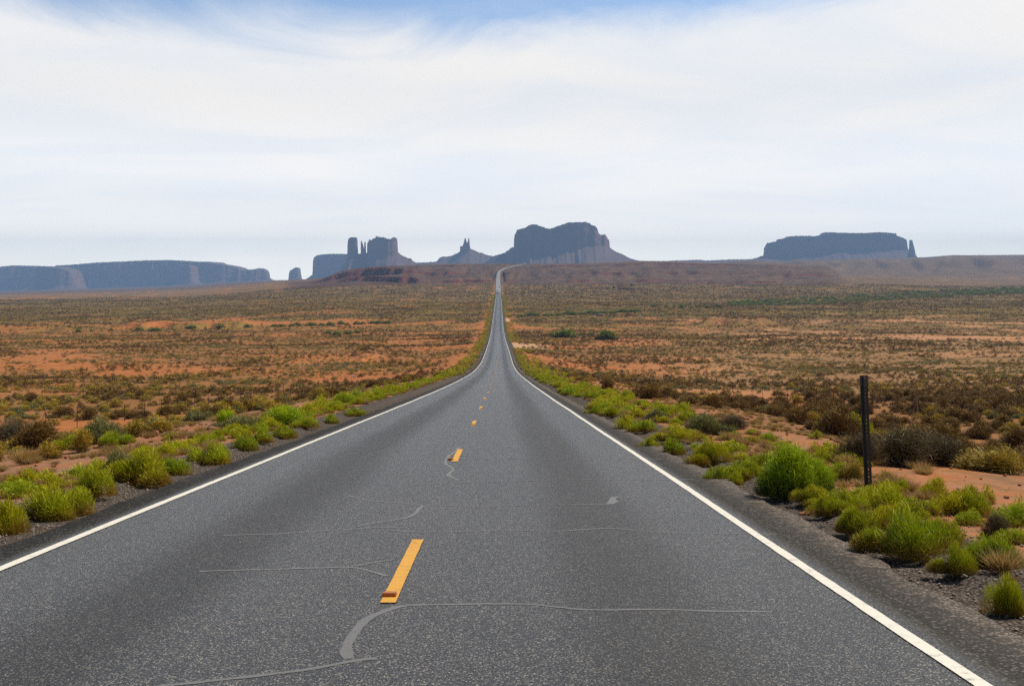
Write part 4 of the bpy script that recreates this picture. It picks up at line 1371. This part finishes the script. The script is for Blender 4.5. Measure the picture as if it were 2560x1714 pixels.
fence('wire fence with thin dark posts along the bank across from the marker post', -26.2, 67.6 + 4.63 * np.arange(0, 34), 1)
fence('wire fence with thin dark posts running behind the marker post', 28.8, np.concatenate([[76.8, 80.2], 85.4 + 5.2 * np.arange(0, 30)]), 1)

# the perforated marker post
X, Y, z = ground_at(2173, 1243)
root = empty('marker_post', (X, Y, z))
tag(root, 'dark perforated steel marker post leaning beside the road', 'post')
hp = (1243 - 938) / F * Y
wp = 20.0 / F * Y
mb = MB()
mb.box((-wp * 0.34, 0.012, hp / 2 - 0.2), (wp * 0.30, 0.006, hp + 0.4))
mb.box((wp * 0.34, 0.012, hp / 2 - 0.2), (wp * 0.30, 0.006, hp + 0.4))
mb.box((-wp * 0.17, -0.004, hp / 2 - 0.2), (0.006, 0.030, hp + 0.4))
mb.box((wp * 0.17, -0.004, hp / 2 - 0.2), (0.006, 0.030, hp + 0.4))
for sx in (-1, 1):
    mb.box((sx * wp * 0.105, -0.020, hp / 2 - 0.2), (wp * 0.10, 0.005, hp + 0.4))
zz_ = -0.3
while zz_ < hp - 0.03:
    mb.box((0, -0.020, zz_), (wp * 0.12, 0.005, 0.030))
    zz_ += 0.050
ch = mb.build('channel', M['post'], root)
mb = MB()
hb = (965 - 938) / F * Y
for sx in (-1, 1):
    mb.box((sx * wp * 0.36, 0.0055, hp - hb / 2), (wp * 0.34, 0.004, hb))
    mb.box((sx * wp * 0.10, -0.0255, hp - hb / 2), (wp * 0.13, 0.004, hb))
mb.build('reflector_band', M['steel'], root)
root.rotation_euler = (0.0, R(-2.6), R(4))

# slim delineators further on
proto_d = None
for px_, py_, hpx, lab in ((1142, 934, 20, 'slim delineator post at the verge, nearer one across from the marker post'),
                           (1322, 928, 18, 'slim delineator post at the verge, first one beyond the marker post'),
                           (1218, 831, 9, 'far delineator post where the road bottoms out, across from the dirt track'),
                           (1270, 831, 10, 'far delineator post where the road bottoms out, beside the dirt track')):
    X, Y, z = ground_at(px_, py_)
    root = empty('delineator_post', (X, Y, z))
    h_ = hpx / F * Y
    tag(root, lab, 'post', 'slim delineator posts')
    mb = MB()
    mb.box((0, 0, h_ / 2 - 0.15), (0.09, 0.03, h_ + 0.3), (0.9, 0.9))
    mb.build('stake', M['post'], root)
    mb = MB()
    mb.box((0, -0.02, h_ - 0.13), (0.08, 0.008, 0.10))
    mb.build('reflector', M['steel'], root)

# raised markers on the dashed line
MK = [(8.52, -0.005), (None, -0.10), (None, 0.0), (None, 0.03), (None, 0.0), (None, 0.02), (None, -0.02)]
ordn = ['nearest amber raised marker on the first yellow dash', 'amber raised marker set off the side of the second yellow dash',
        'amber raised marker on the third yellow dash', 'amber raised marker on the fourth yellow dash', 'amber raised marker on the fifth yellow dash',
        'amber raised marker on the sixth yellow dash']
for k in range(14):
    Y = 8.28 + 12.19 * k + (0.24 if k == 0 else random.uniform(0.3, 0.7))
    t_ = MK[k][1] if k < len(MK) else random.uniform(-0.03, 0.03)
    sl = math.atan2(float(rz_lin(Y + 1) - rz_lin(Y - 1)), 2.0)
    root = empty('pavement_marker', (float(rx_lin(Y)) + t_, Y, float(road_top(t_, Y)) + 0.0075))
    root.rotation_euler = (sl, 0, 0)
    tag(root, ordn[k] if k < 6 else 'tiny amber raised marker on the dashed line far down the road', 'road marker', 'amber markers on the dashed line' if k >= 6 else 'amber markers on the near dashes')
    mb = MB()
    mb.box((0, 0, 0.013), (0.106, 0.105, 0.026), (0.93, 0.62))
    mb.build('body', M['amber'], root)
    if k < 8:
        mb = MB()
        mb.add([(-0.044, -0.0515, 0.004), (0.044, -0.0515, 0.004), (0.042, -0.0365, 0.022), (-0.042, -0.0365, 0.022),
                (-0.044, -0.0545, 0.004), (0.044, -0.0545, 0.004), (0.042, -0.0395, 0.022), (-0.042, -0.0395, 0.022)],
               [(4, 5, 6, 7), (0, 3, 2, 1), (0, 1, 5, 4), (1, 2, 6, 5), (2, 3, 7, 6), (3, 0, 4, 7)])
        mb.build('lens', M['ambercore'], root)


def rock_mesh(name, seed, mat, flatn=0.6):
    import bmesh
    r_ = np.random.default_rng(seed)
    bm = bmesh.new()
    p = r_.normal(0, 1, (34, 3))
    p /= np.linalg.norm(p, axis=1)[:, None]
    p = np.sign(p) * np.abs(p) ** 0.75
    p *= 0.5 * (0.8 + 0.35 * r_.random((34, 1)))
    p[:, 2] = p[:, 2] + 0.45
    for q in p:
        bm.verts.new(q)
    g_ = bmesh.ops.convex_hull(bm, input=bm.verts)
    bmesh.ops.delete(bm, geom=[v_ for v_ in bm.verts if not v_.link_faces], context='VERTS')
    me_ = bpy.data.meshes.new(name)
    bm.to_mesh(me_)
    bm.free()
    me_.materials.append(mat)
    return me_


RK = [rock_mesh('rock', 400 + k, M['rock']) for k in range(6)]
GK = [rock_mesh('stone', 420 + k, M['greyrock']) for k in range(4)]


def rock(px_, py_, w_, h_, label, group=None, mesh=None, name='rock', tilt=0.25):
    X, Y, z = ground_at(px_, py_)
    o_ = new_obj(name, mesh or random.choice(RK), None, None, (X, Y, z - 0.08 * h_ / F * Y))
    o_.scale = (w_ / F * Y, w_ / F * Y * random.uniform(0.6, 1.0), h_ / F * Y * 1.1)
    o_.rotation_euler = (random.uniform(-tilt, tilt), random.uniform(-tilt, tilt), random.uniform(0, 6.28))
    tag(o_, label, 'rock', group)
    return o_


for a in ((388, 1090, 22, 17, 'split orange-red rock on the stony bank, opposite the marker post'),
          (530, 1086, 26, 24, 'tilted dark red rock at the back of the green verge row'),
          (145, 1124, 30, 10, 'flat dark red slab lying below the fence posts'),
          (165, 1146, 12, 8, 'small red stone pair member on the bare bank, nearer the slab'),
          (179, 1147, 14, 9, 'rounded red stone touching its smaller neighbour on the bank'),
          (135, 1167, 13, 7, 'small brown stone alone on the bare bank'),
          (153, 1189, 12, 8, 'small dark red stone beside the second verge bush'),
          (270, 1112, 9, 6, 'little stone beside the lone lime bush on the bank'),
          (462, 1096, 9, 5, 'little red stone midway between the split and tilted rocks'),
          (1988, 1056, 30, 10, 'long pale slab of rock on the stony flat before the marker post'),
          (1862, 1138, 26, 5, 'flat reddish slab behind the tall bush'),
          (2015, 1287, 34, 9, 'flat pink rock on the gravel by the tall bright bush'),
          (1702, 1012, 34, 6, 'pale flat rock ledge behind the grey-green sage'),
          (1760, 1040, 40, 7, 'pale broken ledge next to the dead brown bush')):
    rock(*a)
rub = [((1432, 958), (1522, 986), 13, 'line beside the far verge bushes'), ((1580, 999), (1690, 1028), 11, 'line before the grey-green sage'),
       ((1815, 1040), (1905, 1050), 9, 'patch near the dead brown bush'), ((1990, 1066), (2110, 1108), 14, 'patch before the dark thicket')]
for (p0, p1, n_, where) in rub:
    for k in range(n_):
        q = random.random()
        rock(p0[0] + (p1[0] - p0[0]) * q + random.uniform(-6, 6), p0[1] + (p1[1] - p0[1]) * q + random.uniform(-4, 4), random.uniform(7, 17), random.uniform(4, 8),
             f'broken red rock in the rubble {where}', f'red rubble, {where}')
for px_, py_, lab in ((374, 1147, 'white scrap of litter behind the verge bushes opposite the post'), (1912, 1067, 'white scrap of litter on the stony flat, farthest of those before the thicket'),
                      (1955, 1099, 'white scrap of litter on the stony flat nearest the tall bush'), (885, 943, 'white litter dot in the scrub across from the post')):
    X, Y, z = ground_at(px_, py_)
    o_ = new_obj('litter_scrap', GK[0].copy(), None, None, (X, Y, z))
    o_.data.materials.clear()
    o_.data.materials.append(M['white'])
    s_ = 7 / F * Y
    o_.scale = (s_, s_ * 0.7, s_ * 0.8)
    tag(o_, lab, 'litter')
# a strip of torn rubber on the gravel
P_ = [ground_at(*p) for p in ((1985, 1334), (2003, 1331), (2022, 1326), (2040, 1321), (2062, 1318))]
mb = MB()
mb.tube([(a, b, c + 0.012) for a, b, c in P_], [0.008, 0.022, 0.020, 0.016, 0.006], 5)
tag(mb.build('rubber_strip', M['rubber']), 'black strip of torn rubber on the gravel before the marker post', 'rubber scrap')
# grey boulder out on the plain
X, Y, z = ground_at(1500, 790)
o_ = new_obj('boulder', GK[1], None, None, (X, Y, z - 0.2))
o_.scale = (5.6, 3.5, 2.2)
tag(o_, 'grey boulder alone on the red plain past the dirt track', 'boulder')

# ------------------------------------------------------------------ far trees, homestead, cars
TR = [(1412, 843, 64, 23, 'rounded dark green bush beside the dirt track, wider of the two'), (1517, 849, 60, 29, 'rounded dark green bush past the dirt track, taller of the two'),
      (1380, 841, 22, 13, 'small dark bush touching the wider round bush'), (1455, 838, 18, 9, 'small bush between the two round dark bushes'), (1477, 838, 20, 10, 'olive bush between the two round dark bushes'),
      (196, 830, 18, 11, 'dark green bush before the red wash bank, farthest from the road'), (229, 828, 11, 7, 'smaller dark bush next to the farthest one by the red wash'),
      (277, 827, 14, 10, 'bright green bush alone before the red wash'), (348, 827, 28, 11, 'dark bush at the start of the red cut bank'), (386, 827, 38, 9, 'wide low bush under the red cut bank'),
      (478, 821, 32, 9, 'pale bush in the middle of the red cut bank'), (553, 819, 26, 9, 'pale bush at the end of the red cut bank'), (618, 818, 19, 10, 'dark bush just past the red cut bank'),
      (821, 834, 18, 10, 'first dark bush of four standing near the road'), (843, 839, 26, 15, 'tallest dark bush of four standing near the road'),
      (870, 835, 28, 11, 'third dark bush of four near the road, widest'), (893, 833, 17, 11, 'last dark bush of four, next to the road')]
for px_, py_, w_, h_, lab in TR:
    X, Y, z = ground_at(px_, py_)
    plant('tamarisk', X, Y, w_ / F * Y, h_ / F * Y, lab, 'bush')
for (p0, p1, n_, w_, h_, lab, grp) in (((684, 816), (990, 808), 15, 24, 10, 'dark green bush in the row along the dry wash, across from the post', 'bushes along the dry wash'),
                                       ((1310, 791), (1612, 778), 17, 30, 9, 'green bush in the low row beyond the dirt track', 'low row beyond the dirt track'),
                                       ((1640, 768), (1815, 768), 8, 18, 9, 'dark bush at the thin end of the green thicket', 'thin end of the thicket')):
    for k in range(n_):
        q = (k + random.uniform(-0.3, 0.3)) / n_
        X, Y, z = ground_at(p0[0] + (p1[0] - p0[0]) * q, p0[1] + (p1[1] - p0[1]) * q + random.uniform(-1.5, 1.5))
        s_ = random.uniform(0.75, 1.25)
        plant('tamarisk', X, Y, w_ * s_ / F * Y, h_ * s_ / F * Y, lab, 'bush', grp)
r_ = np.random.default_rng(55)
bx_, by_ = [], []
for k in range(1100):
    q = r_.random()
    cxp = 1820 + (2760 - 1820) * q
    cyp = np.interp(cxp, [1820, 2060, 2300, 2560, 2760], [764, 760, 745, 734, 728]) - r_.random() ** 1.3 * np.interp(cxp, [1820, 2000, 2300, 2760], [8, 18, 16, 12])
    X, Y, z = ground_at(cxp, cyp)
    bx_.append(X)
    by_.append(Y)
bx_, by_ = np.array(bx_), np.array(by_)
bw = r_.uniform(5, 16, len(bx_)) * by_ / F
scatter('tamarisk_thicket', bx_, by_, bw, bw * r_.uniform(0.22, 0.62, len(bx_)), protos('tamarisk', 3), 60)

# house
X, Y, z = ground_at(1558, 723)
house = empty('house', (X, Y, z), R(8))
tag(house, 'low dark-roofed house on the pale clearing, far across the plain', 'house')
mb = MB()
mb.box((0, 0, 1.3), (17, 9, 2.8))
wall = mb.build('wall', M['stucco'], house)
for wx in (-5.5, -2.0, 4.5):
    mb = MB()
    mb.box((wx, -4.53, 1.6), (1.6, 0.1, 1.1))
    mb.build('window', M['glass'], house)
mb = MB()
mb.box((1.4, -4.53, 1.05), (1.1, 0.1, 2.1))
mb.build('door', M['white'], house)
mb = MB()
mb.box((0, 0, 3.5), (18.4, 10.4, 1.6), (0.82, 0.08))
mb.build('roof', M['roof'], house)
mb = MB()
mb.box((13, 0, 1.0), (7, 6, 2.1))
mb.build('annex', M['roof'], house)
for px_, py_, w_, h_, lab in ((1535, 723, 11, 10, 'taller tree beside the far house'), (1521, 722, 8, 6, 'shorter tree beside the far house'), (1493, 722, 5, 4, 'tiny dark bush at the end of the clearing')):
    X, Y, z = ground_at(px_, py_)
    root = empty('tree', (X, Y, z))
    tag(root, lab, 'tree')
    w_, h_ = w_ / F * Y, h_ / F * Y
    mb = MB()
    mb.tube([(0, 0, -0.2), (0.1, 0, h_ * 0.35), (0.2, 0.1, h_ * 0.7)], [0.22, 0.16, 0.06], 6)
    mb.build('trunk', M['trunk'], root)
    c_ = new_obj('crown', PM['tamarisk', 2, 0], None, root, (0, 0, h_ * 0.22))
    c_.scale = (w_, w_, h_ * 0.8)
X, Y, z = ground_at(1579, 718)
tank = empty('water_tank', (X, Y, z))
tag(tank, 'small dark tank on legs beside the far house', 'tank')
mb = MB()
mb.tube([(0, 0, 2.6), (0, 0, 5.6)], 1.7, 12)
mb.build('barrel', M['roof'], tank)
for sx in (-1, 1):
    for sy in (-1, 1):
        mb = MB()
        mb.box((sx * 1.1, sy * 1.1, 1.2), (0.2, 0.2, 2.9))
        mb.build('leg', M['trunk'], tank)


def car(X, Y, z, rz, mat, label, pitch=0.0):
    root = empty('car', (X, Y, z), rz)
    root.rotation_euler = (pitch, 0, rz)
    tag(root, label, 'car', 'cars seen far away')
    mb = MB()
    mb.box((0, 0, 0.62), (1.78, 4.4, 0.62), (0.95, 0.97))
    b = mb.build('body', mat, root)
    mb = MB()
    mb.box((0, -0.15, 1.18), (1.66, 2.5, 0.5), (0.82, 0.66))
    mb.build('cabin', M['glass'], root)
    mb = MB()
    mb.box((0, -0.15, 1.445), (1.36, 1.62, 0.03))
    mb.build('roof', mat, root)
    for sx in (-1, 1):
        for sy in (-1, 1):
            mb = MB()
            mb.tube([(sx * 0.70, sy * 1.35, 0.33), (sx * 0.90, sy * 1.35, 0.33)], 0.33, 12)
            mb.build('wheel', M['rubber'], root)
        mb = MB()
        mb.box((sx * 0.62, -2.20, 0.72), (0.34, 0.05, 0.16))
        mb.build('lamp', M['amber'], root)


for px_, py_, side_, mt, lab in ((1243, 733, -1.7, 'cardark', 'dark car far down the straight road, nearest of the three'), (1244, 727, -1.7, 'carwhite', 'white car far down the straight road, between two dark ones'),
                                 (1247, 717, 1.7, 'cardark', 'dark car in the other lane at the foot of the ridge')):
    Ys = np.arange(600, 3000, 1.0)
    Y = float(Ys[np.nonzero(rz_lin(Ys) >= EYE - (py_ - HY) / F * Ys)[0][0]])
    sl = math.atan2(float(rz_lin(Y + 4) - rz_lin(Y - 4)), 8.0)
    dxr = math.atan2(float(rx_lin(Y + 5) - rx_lin(Y - 5)), 10.0)
    car(float(rx_lin(Y)) + side_, Y, float(rz_lin(Y)) + 0.01, -dxr, M[mt], lab, sl)
for px_, py_, mt, lab in ((1684, 719, 'cardark', 'dark car parked on the plain past the far house'), (1692, 719.5, 'carwhite', 'white car parked on the plain past the far house')):
    X, Y, z = ground_at(px_, py_)
    car(X, Y, z, R(80), M[mt], lab)

# ------------------------------------------------------------------ small ground cover
r_ = np.random.default_rng(77)


def strip(n, tlo, thi, ylo, yhi, pw=1.6):
    Y = ylo + (yhi - ylo) * r_.random(n) ** pw
    t = tlo + (thi - tlo) * r_.random(n)
    return road_x(Y) + t, Y


g1 = strip(1500, -7.6, -5.1, 7, 110)
g2 = strip(1900, 4.9, 10.5, 7, 110)
g3 = strip(1600, -24, -7.5, 12, 110, 1.2)
g4 = strip(1500, 9, 26, 12, 110, 1.2)
X = np.concatenate([g1[0], g2[0], g3[0], g4[0]])
Y = np.concatenate([g1[1], g2[1], g3[1], g4[1]])
pn = fbm(X / 1.6, Y / 2.2, 71, 3)
kp = pn > 0.44
X, Y = X[kp], Y[kp]
w_ = r_.uniform(0.16, 0.46, len(X))
scatter('dry_grass', X, Y, w_, w_ * r_.uniform(0.28, 0.65, len(X)), protos('grass_tuft', 1) or protos('grass_tuft', 2), 61)
# green growth going on along both verges, too far to count
Y = 150 + 1500 * r_.random(1700) ** 2.0
sg = np.where((r_.random(1700) < 0.5) | (np.abs(Y - 405) < 42) | (np.abs(Y - 785) < 34), -1, 1)
t = np.where(sg < 0, -4.9 - 3.0 * r_.random(1700), 4.9 + 5.0 * r_.random(1700) ** 1.4)
w_ = r_.uniform(0.6, 1.4, 1700) * (1 + Y / 900)
scatter('verge_growth', road_x(Y) + t, Y, w_, w_ * 0.55, protos('rabbitbrush_shrub', 3) + protos('sagebrush_shrub', 3), 62)
# small shoots that fill the rows near by
g1 = strip(260, -6.3, -5.3, 8, 150, 1.2)
g2 = strip(220, 4.75, 7.4, 10, 150, 1.2)
X, Y = np.concatenate([g1[0], g2[0]]), np.concatenate([g1[1], g2[1]])
w_ = r_.uniform(0.25, 0.62, len(X))
scatter('verge_weeds', X, Y, w_, w_ * r_.uniform(0.45, 0.75, len(X)), protos('rabbitbrush_shrub', 1), 66)
# loose stones
g1 = strip(6000, -5.9, -4.05, 5, 26)
g2 = strip(8000, 4.22, 6.6, 5, 26)
X, Y = np.concatenate([g1[0], g2[0]]), np.concatenate([g1[1], g2[1]])
w_ = 0.007 + 0.026 * r_.random(len(X)) ** 2.5
stones = []
for k in range(3):
    px_, py_ = ((2200, 1440), (2300, 1480), (330, 1262))[k]
    a_, b_, c_ = ground_at(px_, py_)
    o_ = new_obj('stone', GK[k], None, None, (a_, b_, c_))
    o_.scale = (0.05, 0.04, 0.03)
    tag(o_, ('grey stone on the gravel before the widest green mound', 'grey stone on the gravel near the photo edge', 'grey stone on the gravel across from the post')[k], 'stone')
    stones.append(o_)
tq = X - rx_lin(Y)
Zg = np.where((tq > -4.0) & (tq < 4.22), road_top(tq, Y) + 0.001, land(X, Y) - 0.02 * w_)
scatter('gravel', X, Y, w_, w_ * 0.7, stones, 63, Zg)
g3 = strip(3200, -24, -6, 11, 90, 1.3)
g4 = strip(3200, 6, 26, 11, 90, 1.3)
X, Y = np.concatenate([g3[0], g4[0]]), np.concatenate([g3[1], g4[1]])
w_ = 0.015 + 0.075 * r_.random(len(X)) ** 3
pr = [o_ for o_ in COL.objects if o_.type == 'MESH' and o_.data in RK]
seen_, pr2 = set(), []
for o_ in pr:
    if o_.data.name not in seen_:
        seen_.add(o_.data.name)
        pr2.append(o_)
scatter('rubble', X, Y, w_, w_ * 0.6, pr2, 64)

# ------------------------------------------------------------------ haze: the air over the plain
HAZE_DENSITY = 8.8e-5
mb = MB()
mb.box((0, 6750, 180), (22000, 13700, 640))
m_, T_, o_ = material('thin_haze')
pv = T_.n('ShaderNodeVolumePrincipled')
pv.inputs['Color'].default_value = (0.39, 0.61, 1.0, 1)
pv.inputs['Density'].default_value = HAZE_DENSITY
pv.inputs['Anisotropy'].default_value = 0.0
T_.put(o_.inputs['Volume'], pv.outputs[0])
hz = mb.build('haze', m_)
tag(hz, kind='stuff')
